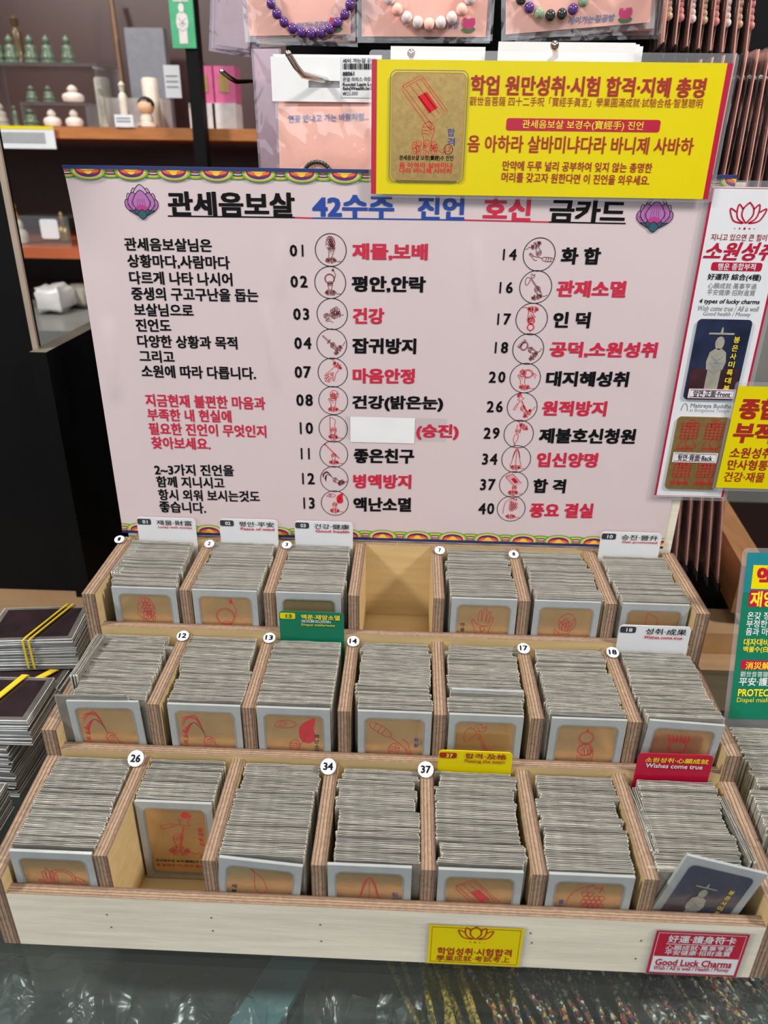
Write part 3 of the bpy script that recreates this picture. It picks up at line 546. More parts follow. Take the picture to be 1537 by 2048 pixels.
# tilted statue card lying against the front board
mat('night', (30,38,66), .3, vary=.5, scale=30, coat=.6); mat('stone', (150,146,134), .6, vary=.15, scale=120); mat('night_red', (60,34,40), .3, vary=.4, scale=40)
def statue(mb, pl, cu, cv, s, m='stone', off=.0004):
    fill(mb, pl, [(cu-.42*s,cv+.86*s),(cu+.42*s,cv+.86*s),(cu+.40*s,cv+.92*s),(cu-.40*s,cv+.92*s)], m, off); fill(mb, pl, [(cu-.05*s,cv+.92*s),(cu+.05*s,cv+.92*s),(cu+.02*s,cv+1.1*s),(cu-.02*s,cv+1.1*s)], m, off)
    fill(mb, pl, ell(cu, cv+.58*s, .15*s, .22*s, 18)[:-1], m, off)
    body = [(-.14,.40),(.14,.40),(.36,.28),(.44,-.05),(.36,-.30),(.30,-.32),(.30,-1.0),(-.30,-1.0),(-.30,-.32),(-.38,-.30),(-.44,-.05),(-.36,.28)]
    fill(mb, pl, [(cu+.74*a*s, cv+q*s) for a, q in body], m, off)
    for k in range(3): ribbon(mb, pl, smooth([(cu-.2*s,cv+(.15-.22*k)*s),(cu,cv+(.0-.22*k)*s),(cu+.2*s,cv+(.15-.22*k)*s)]), .03*s, 'frost_line', off+.0001)
    fill(mb, pl, ell(cu+.02*s, cv-.08*s, .10*s, .05*s, 10)[:-1], 'frost_line', off+.0002)
def statue_card(label, Mx):
    t = thing('sleeved_statue_card', label, 'card'); pl = Plane((0,-.0016,0))
    b = MB(); b.box((-SW/2,-.0016,0), (SW/2,.0008,SH), 'frost'); b.build('sleeve', t)
    d = MB(); fill(d, pl, rrect(-SW/2+.006, .006, SW/2-.006, SH-.0065, .0045), 'night', .0003); fill(d, pl, rrect(-SW/2+.006, .006, SW/2-.006, SH*.42, .0045), 'night_red', .0005)
    statue(d, pl, -.004, SH*.50, .020, 'stone', .0008)
    for i, ch in enumerate('봉은사미륵대불'): text_uv(d, pl, ch, .0125, SH*.72-.0058*i, .0165, SH*.72-.0058*i, .0042, 'yellow_ink', .02, .0008)
    d.build('printed_picture', t)
    w_ = MB(); w_.poly([V(u, -.0028, v) for u, v in rrect(-SW/2+.004, .004, SW/2-.004, SH-.0045, .004)], 'window'); w_.build('clear_window', t); t.matrix_world = Mx
TL = at(1378, 1725, .0105); BL = at(1309, 1828, .0105); ang = math.atan2(TL.x-BL.x, TL.z-BL.z)
dirv = V(math.sin(ang), 0, math.cos(ang)); right = V(math.cos(ang), 0, -math.sin(ang)); org = TL - dirv*SH + right*(SW/2)
org.z = max(org.z, .0205)
statue_card('dark blue stone statue card leaning askew over the front board under the red tab', Matrix.Translation(org+V(-.001,.0032,0)) @ Matrix.Rotation(ang, 4, 'Y'))
p = atz(110, 1377, ZR[1]+.0925)
place_card(M_at(V(max(p.x+SW/2, -A+SW/2+.001), YR[1]+.0128, ZR[1]+.0075), .0, 0, -.03), 'grey sleeved card standing proud left of the front willow card of the middle tier', 'sleeved cards packed in the middle tier', 2)
x, y, a = FRONTPOS[0,6]
place_card(M_at(V(.2215, .0195, .0035)), 'grey sleeved card directly behind the tilted statue card', 'sleeved cards packed in the front tier', 3)

# index tabs at the back of the compartments
def tab(label, Y, px0, py0, px1, py1, zb, body, badge, num, numcol, lines, group='index tabs'):
    pl = vplane(Y); u0, v1 = pl.uv(px0, py0); u1, v1b = pl.uv(px1, py1); v1 = (v1+v1b)/2
    t = thing('index_tab', label, 'tab', pl.p((u0+u1)/2, zb, 0), group)
    b = MB(); b.prism([pl.p(u, v, 0) for u, v in rrect(u0, zb, u1, v1, .004, (0,0,1,1))], V(0,.0007,0), body); b.build('tab_sheet', t)
    if badge:
        h = .0066 if badge != 'brownred' else .0058; b = MB(); top = v1-(.0015 if badge != 'brownred' else .002)
        fill(b, pl, rrect(u0+.0008, top-h, u0+.0150, top, .0016), badge, .0003); 
        text_uv(b, pl, num, u0+.0062, top-h/2, u0+.0118, top-h/2, .0040, numcol, .03, .0006); b.build('number_badge', t)
    b = MB()
    for s, a, e, dv, hh, m, bo in lines: text_uv(b, pl, s, u0+(u1-u0)*a, v1-dv, u0+(u1-u0)*e, v1-dv, hh, m, bo, .0004)
    b.build('tab_lettering', t); return t
S2 = .3214
for px0, py0, px1, py1, num, kr, en, desc in [(272,1033,390,1039,'01','재물·財富','Lucky with money','white index tab numbered 01 at the left end of the top tier'),(438,1036,555,1042,'02','평안·平安','Peace of mind','white index tab numbered 02 in the top tier'),
                                   (589,1041,706,1046,'03','건강·健康','Good health','white index tab numbered 03 in the top tier'),(1204,1064,1326,1067,'10','승진·晉升','Get promoted','white index tab numbered 10 at the right end of the top tier')]:
    tab(desc, S2 if num != '10' else .3165, px0, py0, px1, py1, ZR[2]+.0035, 'white', 'charcoal', num, 'white', [(kr,.34,.94,.0052,.0058,'print_black',.008),(en,.36,.94,.0106,.0030,'print_red',.025)])
tab('white index tab numbered 18 at the right end of the middle tier', YR[2]-.0012, 1241, 1250, 1385, 1254, ZR[1]+.0035, 'white', 'charcoal', '18', 'white', [('성취·成果',.37,.94,.0058,.0066,'print_black',.008),('Wishes come true',.36,.90,.0121,.0032,'print_red',.025)])
tab('green index tab with yellow 13 badge in the middle tier', YR[2]-.0012, 558, 1222, 688, 1226, ZR[1]+.0035, 'green', 'yellow', '13', 'green', [('액운·재앙소멸',.34,.94,.0054,.0054,'yellow_ink',.03),('消災解厄(厄除)',.34,.80,.0102,.0036,'white',.01),('Dispel misfortune',.34,.86,.0142,.0030,'yellow_ink',.01)])
tab('yellow index tab Passing the exam at the back of the front tier', YR[1]-.0012, 878, 1501, 1027, 1505, .0035, 'yellow', 'brownred', '37', 'yellow_ink', [('합격·及格',.36,.92,.0046,.0058,'brownred',.02),('Passing the exam',.36,.90,.0105,.0040,'brownred',.015)])
tab('red index tab Wishes come true at the right end of the front tier', YR[1]-.0012, 1279, 1506, 1430, 1512, .0035, 'crimson', None, '', '', [('소원성취·心願成就',.10,.94,.0062,.0052,'yellow_ink',.015),('Wishes come true',.12,.88,.0122,.0048,'white',.02)])

# ================================================================== poster
for n_, c_ in dict(navy=(22,44,104), b_green=(60,150,70), b_lime=(168,186,60), b_yellow=(240,190,60), b_orange=(226,110,52), b_red=(190,46,50), b_violet=(70,40,110), b_blue=(30,110,170), b_pale=(220,206,196), petal=(170,104,168), petal_pale=(190,160,190), petal_pink=(176,50,130), leaf_teal=(34,84,98), ink=(34,22,40), title_blue=(20,64,150), list_red=(196,26,60), pink_lotus=(214,40,120), leaf_green=(50,120,60), ink_blue=(70,120,180)).items(): mat(n_, c_, .5, vary=.03)
PX0, PX1, PZ0, PZ1 = -.2891, .2770, .1836, .5356; PY = .3308
sign = thing('poster_board', 'large pale pink poster board listing numbered prayer cards behind the tray', 'poster', (0, .335, .0005))
b = MB(); b.box((-.2838,.3318,.0005), (.2865,.3400,.530), 'birch', dict(left='ply_y', right='ply_y', top='ply_y')); b.build('backing_board', sign)
def curl(q):                                    # the printed sheet's upper left corner bends forward off the board
    a = max(0, min(1, (-.225-q.x)/.064)); e = max(0, min(1, (q.z-.455)/.08)); return V(q.x+.002*a*a*e, q.y-.010*a*a*e*e, q.z)
P0 = vplane(PY); P0.k = (0, 0, .3)
CREASES = [(P0.uv(548,600)[0], P0.uv(548,775)[1], P0.uv(548,610)[1], .0016, .0035, -.12), (P0.uv(556,520)[0], P0.uv(556,600)[1], P0.uv(556,470)[1], .0014, .003, .1), (P0.uv(958,560)[0], P0.uv(958,620)[1], P0.uv(958,470)[1], .0013, .003, -.08), (P0.uv(215,690)[0], P0.uv(215,800)[1], P0.uv(215,640)[1], .0018, .006, .05)]
b = MB(); nx, nz = 150, 60; vs = []
for j in range(nz+1):
    for i in range(nx+1):
        q = V(PX0+(PX1-PX0)*i/nx, PY, PZ0+(PZ1-PZ0)*j/nz)
        for cx_, c0_, c1_, am, wd_, sl_ in CREASES:
            k_ = max(0, min(1, (q.z-c0_)/(c1_-c0_))); e_ = math.sin(PI*k_)**.6 if 0 < k_ < 1 else 0; q.y -= am*e_*math.exp(-((q.x-cx_-sl_*(q.z-c0_))/wd_)**2)
        vs.append(curl(q))
n0 = len(vs); vs += [q+V(0,.0006,0) for q in vs]; fs = []
for j in range(nz):
    for i in range(nx):
        k = j*(nx+1)+i; fs.append([k, k+1, k+nx+2, k+nx+1]); fs.append([n0+k+nx+1, n0+k+nx+2, n0+k+1, n0+k])
b.add(vs, fs, 'poster'); b.smooth = True; sheet = b.build('poster_sheet', sign)
def border(z0, dirn, hgt, name):                # dirn -1: hangs from the top edge, +1: stands on the bottom edge
    b = MB(); n = 15.5; wd = (PX1-PX0)/n
    def poly(pts, m, off):
        # subdivide long bands so that they follow the curl
        b.poly([curl(P0.p(max(PX0, min(PX1, u)), z0+dirn*v, off)) for u, v in (pts if dirn > 0 else pts[::-1])], m)
    def lobe(c, rx, d0, d1, m, off):
        pts = [(c-rx*math.cos(PI*i/14), d0+(d1-d0)*math.sin(PI*i/14)**.8) for i in range(15)]; pts = [(c-rx, d0)]+pts[1:-1]+[(c+rx, d0)]
        if c+rx < PX0 or c-rx > PX1: return
        poly(pts[::-1], m, off)
    H = hgt
    for k in range(17):
        c2 = PX0+wd*(k+.05-.5)+wd*.5-wd*.0; 
        for rx, d1, m, off in ((.36,.88,'b_green',.0003),(.33,.80,'b_lime',.0004),(.29,.72,'b_yellow',.0005),(.25,.64,'b_violet',.0006),(.22,.54,'b_pale',.0007),(.19,.46,'b_blue',.0008),(.08,.42,'b_orange',.0009)): lobe(c2, wd*rx, H*.22, H*d1, m, off)
        c1 = c2+wd*.5
        for rx, d1, m, off in ((.42,1.0,'b_green',.0010),(.39,.95,'b_lime',.0011),(.35,.88,'b_yellow',.0012),(.32,.83,'b_pale',.0013),(.30,.80,'b_violet',.0014),(.29,.62,'b_red',.0015),(.26,.54,'b_orange',.0016),(.10,.60,'b_yellow',.0017),(.18,.36,'b_yellow',.0018)): lobe(c1, wd*rx, H*.22, H*d1, m, off)
    for k in range(32):
        a, e = PX0+(PX1-PX0)*k/32, PX0+(PX1-PX0)*(k+1)/32
        poly([(a,0),(e,0),(e,H*.24),(a,H*.24)], 'navy', .0020)
    b.build(name, sign)
border(PZ1, -1, .0112, 'printed_border'); border(PZ0, 1, .0118, 'printed_border')
# title
b = MB()
for s, xl, yl, xr, yr, h, m in [('관세음보살',336,407,590,410,50,'print_black'),('42수주',625,413,789,415,49,'title_blue'),('진언',836,416,930,417,48,'title_blue'),('호신',967,417,1063,419,48,'list_red'),('금카드',1100,421,1252,424,48,'print_black')]: text_px(b, P0, s, xl, yl, xr, yr, h, m, .042, .0008)
for x0, y0, x1, y1, m in [(336,432,590,435,'print_black'),(590,435,624,436,'list_red'),(624,436,930,440,'title_blue'),(930,440,1098,444,'list_red'),(1098,444,1252,447,'print_black')]: ribbon(b, P0, [P0.uv(x0,y0), P0.uv(x1,y1)], .0011, m, .0007)
b.build('title_lettering', sign)
b = MB()
for s, xl, yl, xr, yr, h in [('관세음보살님은',249,488,424,491,27),('상황마다,사람마다',255,522,460,526,28),('다르게 나타 나시어',259,555,465,559,27),('중생의 구고구난을 돕는',263,587,517,591,27),('보살님으로',268,619,387,621,26),('진언도',272,650,342,651,26),('다양한 상황과 목적',275,682,475,686,26),('그리고',279,712,349,714,25),('소원에 따라 다릅니다.',283,742,512,747,26)]: text_px(b, P0, s, xl, yl, xr, yr, h, 'print_black', .032, .0008)
b.build('body_lettering', sign)
b = MB()
for s, xl, yl, xr, yr, h in [('2~3가지 진언을',309,939,468,941,23),('함께 지니시고',313,963,449,966,23),('항시 외워 보시는것도',317,989,520,993,23),('좋습니다.',319,1013,412,1016,23)]: text_px(b, P0, s, xl, yl, xr, yr, h, 'print_black', .032, .0008)
b.build('body_lettering', sign)
b = MB()
for s, xl, yl, xr, yr, h in [('지금현재 불편한 마음과',291,800,531,807,26),('부족한 내 현실에',295,829,463,833,25),('필요한 진언이 무엇인지',298,857,533,863,25),('찾아보세요.',303,885,421,888,25)]: text_px(b, P0, s, xl, yl, xr, yr, h, 'list_red', .032, .0008)
b.build('red_body_lettering', sign)['label'] = 'red lettering'
LIST = [('01',579,614,501,662,500,31,'재물,보배',705,856,504,35,1,1),('02',580,617,563,661,565,31,'평안,안락',704,852,569,34,0,2),('03',586,621,628,665,628,30.5,'건강',706,769,632,33,1,3),('04',588,624,686,664,688,30,'잡귀방지',705,833,692,32,0,4),('07',589,623,744,666,745,29.5,'마음안정',706,830,752,31,1,7),('08',592,627,800,667,801,29,'건강(밝은눈)',705,887,807,32,0,8),('10',594,627,856,667,857,28.5,'(승진)',833,918,864,32,1,10),('11',597,625,907,668,908,28,'좋은친구',708,829,912,30,0,11),('12',599,630,957,669,958,27.5,'병액방지',707,823,963,29,1,12),('13',602,631,1006,670,1006,27,'액난소멸',707,823,1009,29,0,13),
 ('14',1000,1035,509,1079,509,32,'화 합',1123,1202,512,35,0,14),('16',993,1028,575,1072,574,32,'관재소멸',1114,1253,578,34,1,16),('17',989,1023,638,1064,638,31.5,'인 덕',1107,1181,640,33,0,17),('18',984,1018,695,1057,698,31,'공덕,소원성취',1100,1315,700,33,1,18),('20',977,1013,754,1051,756,30.5,'대지혜성취',1093,1258,758,31,0,20),('26',973,1008,813,1045,814,30,'원적방지',1085,1214,817,31,1,26),('29',967,1001,866,1038,868,29.5,'제불호신청원',1079,1272,872,31,0,29),('34',963,996,918,1033,918,29,'입신양명',1074,1196,920,30,1,34),('37',959,992,969,1028,969,28.5,'합 격',1067,1132,972,29,0,37),('40',957,990,1017,1023,1017,28,'풍요 결실',1060,1187,1021,30,1,40)]
ROT = {2:0,3:0,4:.9,7:2.5,10:0,11:0,12:.4,14:3.6,16:.25,17:3.1,18:.8,26:.8,29:2.6,34:0,37:0}
for num, x0, x1, y, cx, cy, rp_, s, tx0, tx1, ty, th, red, no in LIST:
    eb = MB(); nb = MB()
    for i, ch in enumerate(num):
        xm = x0 + (x1-x0)*(i+.0)/1 if False else x0+(x1-x0)*(.24+.52*i)
        hd = 24 if int(num) < 11 else 23; g4 = glyphs(ch)[2]; wch = hd*(g4[1]-g4[0])/(g4[3]-g4[2])*.98
        text_px(nb, P0, ch, xm-wch/2, y, xm+wch/2, y+.3, hd, 'print_black', .028, .0008)
    sl = (ty and .016*(tx1-tx0))
    text_px(eb, P0, s, tx0, ty-sl/2*.6, tx1, ty+sl/2*.6, th, 'list_red' if red else 'print_black', .046, .0008)
    nb.build('entry_number', sign); eb.build('entry_lettering', sign)
    cu, cv = P0.uv(cx, cy); ru = P0.uv(cx+rp_, cy)[0]-cu
    md = MB(); ribbon(md, P0, ell(cu, cv, ru, ru, 30), .0006, 'print_black', .0008)
    D = draw(no); art(md, P0, D, cu, cv, ru*.74, ru*.84, .00046, 'print_maroon' if no < 7 or no in (12,14,16,18) else 'print_red', .0007, ROT.get(no, 0))
    md.build('medallion', sign)
b = MB(); px_rect(b, P0, 701, 833, 829, 887, 'paper', .0012); b.build('correction_slip', sign)['label'] = 'blank white paper slip taped over the line'
b = MB(); px_rect(b, P0, 690, 832, 893, 884, 'tape', .0004); b.build('clear_tape', sign)
def lotus(px, py, wpx):
    b = MB(); cu, cv = P0.uv(px, py); s = (P0.uv(px+wpx/2, py)[0]-cu)
    def petal(x0, y0, wd, h, lean, m, o):
        wd *= 1.3; pts = smooth([(x0,y0),(x0-wd+lean*.3,y0+h*.45),(x0+lean,y0+h),(x0+wd+lean*.3,y0+h*.45)], 4, True)
        Q = [(cu+a*s, cv+q*s) for a, q in pts]; fill(b, P0, Q, m, o); ribbon(b, P0, Q, .0007, 'ink', o+.0001, True)
        if m in ('petal','petal_pale'):
            for k in (-.5, -.2, .15, .45): ribbon(b, P0, [(cu+(x0+k*wd)*s, cv+(y0+h*.25)*s), (cu+(x0+lean*.7+k*wd*.7)*s, cv+(y0+h*.62)*s)], .0003, 'ink', o+.0001)
    o = .0007
    for c in (-1,1): petal(c*.35,-.2,.22,1.0,c*.05,'petal_pale',o); petal(c*.55,-.45,.2,.95,c*.22,'petal_pale',o+.0002)
    petal(0,-.1,.36,1.1,0,'petal_pale',o+.0004)
    for c in (-1,1): petal(c*.6,-.6,.24,.75,c*.32,'petal',o+.0006); petal(c*.36,-.55,.34,1.1,c*.14,'petal',o+.0008)
    petal(0,-.62,.42,1.3,0,'petal',o+.0010)
    fill(b, P0, [(cu+a*s, cv+q*s) for a, q in smooth([(-.36,-.3),(0,-.15),(.36,-.3),(.2,-.6),(-.2,-.6)],4,True)], 'petal_pink', o+.0012)
    for c in (-1,1): petal(c*.15,-.80,.15,.34,c*.62,'leaf_teal',o+.0013); petal(c*.12,-.86,.14,.46,c*.30,'leaf_teal',o+.0015)
    petal(0,-.98,.22,.56,0,'leaf_teal',o+.0017); b.build('lotus_emblem', sign)
lotus(283, 404, 64); lotus(1311, 428, 70)

# ================================================================== yellow laminated sign over the poster's top edge
YS = Plane((0,.3266,0)); YS.k = (.0016, .0016, .3); ys = thing('hanging_sign', 'big yellow laminated sign with a gold card overlapping the top right of the poster', 'sign', (.115, .3266, .515), None)
u0, v1 = YS.uv(744,118); u1, v0 = YS.uv(1414,398); u1 = (u1+YS.uv(1470,127)[0])/2; v1 = (v1+YS.uv(1470,127)[1])/2; v0 = (v0+YS.uv(743,388)[1])/2
b = MB(); b.prism([YS.p(u,v,0) for u, v in rrect(u0-.002,v0-.0025,u1+.004,v1+.0065,.003)], V(0,.0008,0), 'laminate'); b.build('laminate', ys)
b = MB(); fill(b, YS, [(u0,v0),(u1,v0),(u1,v1),(u0,v1)], 'yellow', .0003); fill(b, YS, [(u0,v0),(u0+.0042,v0),(u0+.0042,v1),(u0,v1)], 'crimson', .0006); fill(b, YS, [(u1-.0042,v0),(u1,v0),(u1,v1),(u1-.0042,v1)], 'crimson', .0006); b.build('printed_sheet', ys)
b = MB()
text_px(b, YS, '학업 원만성취·시험 합격·지혜 총명', 942, 170, 1412, 176, 41, 'brownred', .035, .001)
text_px(b, YS, '觀世音菩薩 四十二手呪「寶經手眞言」學業圓滿成就·試驗合格·智慧聰明', 940, 202, 1406, 207, 19, 'brownred', .006, .001)
px_rect(b, YS, 1014, 236, 1319, 265, 'crimson', .0008, .002)
text_px(b, YS, '관세음보살 보경수(寶經手) 진언', 1045, 249, 1287, 253, 20, 'yellow_ink', .01, .0012)
text_px(b, YS, '옴 아하라 살바미냐다라 바니제 사바하', 936, 287, 1388, 293, 35, 'brownred', .02, .001)
text_px(b, YS, '만약에 두루 널리 공부하여 잊지 않는 총명한', 1006, 331, 1305, 336, 20, 'brownred', .018, .001)
text_px(b, YS, '머리를 갖고자 원한다면 이 진언을 외우세요.', 1004, 354, 1300, 361, 20, 'brownred', .018, .001); b.build('sign_lettering', ys)
a0, b1 = YS.uv(786, 145); a1, b0 = YS.uv(922, 361)
b = MB(); b.prism([YS.p(u,v,.0004) for u, v in rrect(a0,b0,a1,b1,.004)], V(0,-.0012,0), 'gold_flat'); gc = b.build('gold_card', ys)
b = MB(); ribbon(b, YS, rrect(a0-.0018,b0-.0018,a1+.0018,b1+.0018,.005), .0006, 'frost_line', .0008, True); ribbon(b, YS, rrect(a0,b0,a1,b1,.004), .0007, 'cardboard', .0018, True)
cu, cv = YS.uv(852, 236); art(b, YS, draw(37), cu, cv, .024, .030, .0005, 'print_red', .0018)
for i, ch in enumerate('합격'): text_px(b, YS, ch, 895, 265+19*i, 910, 265+19*i, 16, 'print_blue', .015, .0018)
q = YS.uv(897, 299); ribbon(b, YS, ell(q[0], q[1], .0036, .0036, 20), .0005, 'print_black', .0018); text_px(b, YS, '17', 891, 299, 903, 299, 11, 'print_red', .01, .0018)
text_px(b, YS, '관세음보살 보경(寶經)수 진언', 799, 316, 907, 317, 12, 'print_black', .03, .0018); text_px(b, YS, '옴 아하라 살바미냐', 799, 330, 906, 331, 11, 'print_red', .03, .0018); text_px(b, YS, '다라 바니제 사바하', 799, 341, 905, 342, 11, 'print_red', .03, .0018)
b.build('printed_drawing', gc)

# ================================================================== tall white charm sign on the right
WS = Plane((0,.3290,0)); WS.k = (.0016, .0016, .3); wsn = thing('charm_sign', 'tall white laminated sign with crimson frame and two sample cards right of the poster', 'sign', (.285,.3290,.250))
u0, v1 = WS.uv(1427,373); _, v0 = WS.uv(1380,994); u1 = WS.uv(1447,994)[0]; u0 = WS.uv(1309,993)[0]
b = MB(); b.prism([WS.p(u,v,0) for u, v in rrect(u0-.004,v0-.0035,u1+.004,v1+.005,.003)], V(0,.0008,0), 'laminate'); b.build('laminate', wsn)
b = MB(); fill(b, WS, [(u0,v0),(u1,v0),(u1,v1),(u0,v1)], 'white', .0003); ribbon(b, WS, [(u0+.001,v0+.001),(u1-.001,v0+.001),(u1-.001,v1-.001),(u0+.001,v1-.001)], .002, 'crimson', .0006, True); b.build('printed_sheet', wsn)
b = MB(); cu, cv = WS.uv(1496, 428); lotus_line(b, WS, cu, cv, .0148, .0013, 'crimson', .0008); b.build('lotus_emblem', wsn)
b = MB()
for s, xl, y, xr, h, m, bo, sl in [('지니고 있으면 큰 힘이 되는',1423,474,1562,14,'brownred',.01,0),('소원성취',1412,502,1552,38,'crimson',.035,.25)]: text_px(b, WS, s, xl, y, xr, y+2, h, m, bo, .0009, sl)
b.build('title_lettering', wsn); b = MB()
for s, xl, y, xr, h, m, bo, sl in [('好運符 綜合(4種)',1416,554,1523,15,'print_black',.02,0),('心願成就·萬事亨通',1417,571,1514,12,'grey_ink',.005,0),('平安健康·招財進寶',1415,584,1511,12,'grey_ink',.005,0),('4 types of lucky charms',1399,603,1520,12,'print_black',.02,.12),('Wish come true / All is well',1396,616,1518,11,'grey_ink',.005,.12),('Good health / Money',1407,628,1502,11,'grey_ink',.005,.12)]: text_px(b, WS, s, xl, y, xr, y+2, h, m, bo, .0009, sl)
cb = MB(); text_px(cb, WS, 'Maitreya Buddha', 1382, 812, 1464, 814, 11, 'grey_ink', .02); text_px(cb, WS, 'at Bongeunsa Temple', 1380, 821, 1461, 823, 9, 'grey_ink', .005)
bb = MB(); px_rect(bb, WS, 1425, 524, 1523, 543, 'crimson', .0007, .002); text_px(bb, WS, '행운 종합부적', 1436, 533, 1512, 534, 14, 'white', .02, .001); bb.build('title_badge', wsn)
q = WS.uv(1370, 815); ribbon(cb, WS, smooth([(q[0]-.003,q[1]-.003),(q[0]-.002,q[1]+.002),(q[0],q[1]+.004),(q[0]+.002,q[1]+.002),(q[0]+.003,q[1]-.003)]), .0006, 'grey_ink', .0009)
cb.build('caption_lettering', wsn); b.build('sign_lettering', wsn)
a0, b1 = WS.uv(1391, 637); a1, b0 = WS.uv(1470, 800); a0 = WS.uv(1363, 800)[0]+.001; 
b = MB(); b.prism([WS.p(u,v,.0004) for u, v in rrect(a0,b0,a1,b1,.004)], V(0,-.0010,0), 'night'); dc = b.build('picture_card', wsn); dc['label'] = 'dark picture card with a stone statue'
b = MB(); fill(b, WS, [(a0+.002,b0+.002),(a1-.002,b0+.002),(a1-.002,b0+(b1-b0)*.4),(a0+.002,b0+(b1-b0)*.4)], 'night_red', .0016); statue(b, WS, (a0+a1)/2-.001, b0+(b1-b0)*.50, (b1-b0)*.37, 'stone', .0018)
for i, ch in enumerate('봉은사미륵대불'): text_uv(b, WS, ch, a1-.0135, b1-.018-.0075*i, a1-.0080, b1-.018-.0075*i, .0058, 'yellow_ink', .02, .002)
b.build('printed_picture', dc)
c0, d1 = WS.uv(1356, 832); c1, d0 = WS.uv(1431, 979); c0 = WS.uv(1328, 979)[0]
b = MB(); b.prism([WS.p(u,v,.0004) for u, v in rrect(c0,d0,c1,d1,.004)], V(0,-.0010,0), 'gold_flat'); gc = b.build('gold_card', wsn)
b = MB(); rn = random.Random(5)
for k, (fx, fz) in enumerate([(.27,.77),(.73,.77),(.27,.24),(.73,.24)]):
    cu, cv = c0+(c1-c0)*fx, d0+(d1-d0)*fz; s = (c1-c0)*.19
    D = [L((-.9,1.0-.28*j),(.9,1.0-.28*j)) for j in range(0,6)] + [L((-.8+.4*j,1.0),(-.8+.4*j,-.4)) for j in range(5)] + [('l', spiral(0,.9,.5,k)), ('l', smooth([(-.5,-.4),(-.9,-1.2)])), ('l', smooth([(.4,-.4),(.9,-1.2)])), ('l', smooth([(0,-.3),(-.2,-.8),(.1,-1.2)]))]
    art(b, WS, D, cu, cv, s, s*1.15, .0006, 'print_red', .0018)
text_px(b, WS, '건강부', 1340, 964, 1376, 965, 7, 'print_red', .03, .0018); text_px(b, WS, '재물부', 1388, 965, 1424, 966, 7, 'print_red', .03, .0018)
text_px(b, WS, '소원성취', 1352, 895, 1386, 896, 6, 'print_red', .03, .0018); text_px(b, WS, '만사형통', 1404, 896, 1436, 897, 6, 'print_red', .03, .0018); b.build('printed_drawing', gc)
for s, x0, y0, x1, y1, par in [('앞면·正面·Front',1378,776,1468,797,dc),('뒷면·背面·Back',1347,903,1432,925,gc)]:
    b = MB(); px_rect(b, WS, x0, y0, x1, y1, 'white', .0026); A0, B1 = WS.uv(x0+2.5,y0+2.5); A1, B0 = WS.uv(x1-2.5,y1-2.5); ribbon(b, WS, [(A0,B0),(A1,B0),(A1,B1),(A0,B1)], .0006, 'crimson', .0029, True)
    text_px(b, WS, s, x0+8, (y0+y1)/2-1, x1-8, (y0+y1)/2+1, 13, 'print_black', .02, .0029); b.build('caption_label', par)
# small yellow sign, partly outside the picture
SY = Plane((0,.3258,0)); SY.k = (.0016, .0016, .3); sy = thing('charm_sign', 'small yellow laminated sign in front of the lower right of the white charm sign', 'sign', (.36,.3258,.265))
u0, v1 = SY.uv(1478,772); v0 = SY.uv(1434,975)[1]; u1 = u0+.11
b = MB(); b.prism([SY.p(u,v,0) for u, v in rrect(u0-.003,v0-.003,u1+.003,v1+.004,.003)], V(0,.0008,0), 'laminate'); b.build('laminate', sy)
b = MB(); fill(b, SY, [(u0,v0),(u1,v0),(u1,v1),(u0,v1)], 'yellow', .0003); b.build('printed_sheet', sy)
b = MB()
for s, xl, y, xr, h, m, bo in [('종합',1480,817,1562,44,'brownred',.05),('부적',1468,865,1548,42,'brownred',.05),('소원성취',1461,905,1544,22,'brownred',.025),('만사형통',1456,929,1537,21,'brownred',.025),('건강·재물',1449,953,1530,20,'brownred',.02)]: text_px(b, SY, s, xl, y, xr, y+2, h, m, bo, .0008)
b.build('sign_lettering', sy)
# green sign leaning back at the neighbouring bin
GS = Plane((.305,.1765,.074), (1,.02,0), (0,.26,.965)); GS.k = (.0016, .0016, .3); gs = thing('charm_sign', 'green laminated sign leaning behind the card bin at the right edge', 'sign', (.36,.1775,.0742))
u0, v0 = GS.uv(1455,1437); v1 = GS.uv(1497,1105)[1]; u0 = (u0+GS.uv(1497,1105)[0])/2; v0 = max(v0, .002); u1 = u0+.125
b = MB(); b.prism([GS.p(u,v,0) for u, v in rrect(u0-.004,0.0003,u1+.004,v1+.004,.005)], GS.n*-.0009, 'laminate'); b.build('laminate', gs)
b = MB(); fill(b, GS, [(u0,v0),(u1,v0),(u1,v1),(u0,v1)], 'green', .0003); vm = GS.uv(1490,1185)[1]; fill(b, GS, [(u0,vm),(u1,vm),(u1,v1),(u0,v1)], 'teal', .0005); b.build('printed_sheet', gs)
b = MB(); px_rect(b, GS, 1506, 1130, 1600, 1180, 'yellow', .0008); px_rect(b, GS, 1499, 1180, 1606, 1216, 'crimson', .0008); px_rect(b, GS, 1483, 1320, 1575, 1341, 'crimson', .0008)
for s, xl, y, xr, h, m, bo in [('액운',1512,1154,1588,44,'crimson',.05),('재앙소멸',1500,1198,1600,32,'yellow_ink',.03),('온갖 장애',1494,1231,1553,15,'white',.015),('부정한',1492,1247,1534,15,'white',.015),('몸과 마음',1491,1263,1549,15,'white',.015),('대자대비',1487,1284,1537,14,'yellow_ink',.02),('백불수(白拂手)',1486,1299,1566,14,'yellow_ink',.02),('消災解厄',1491,1331,1556,15,'yellow_ink',.015),('觀世音菩薩',1481,1348,1536,11,'white',.005),('平安·護身',1478,1363,1552,17,'white',.02),('PROTECT',1476,1385,1548,15,'yellow_ink',.03),('Dispel misfortune',1474,1401,1572,12,'yellow_ink',.005)]: text_px(b, GS, s, xl, y, xr, y+1, h, m, bo, .001)
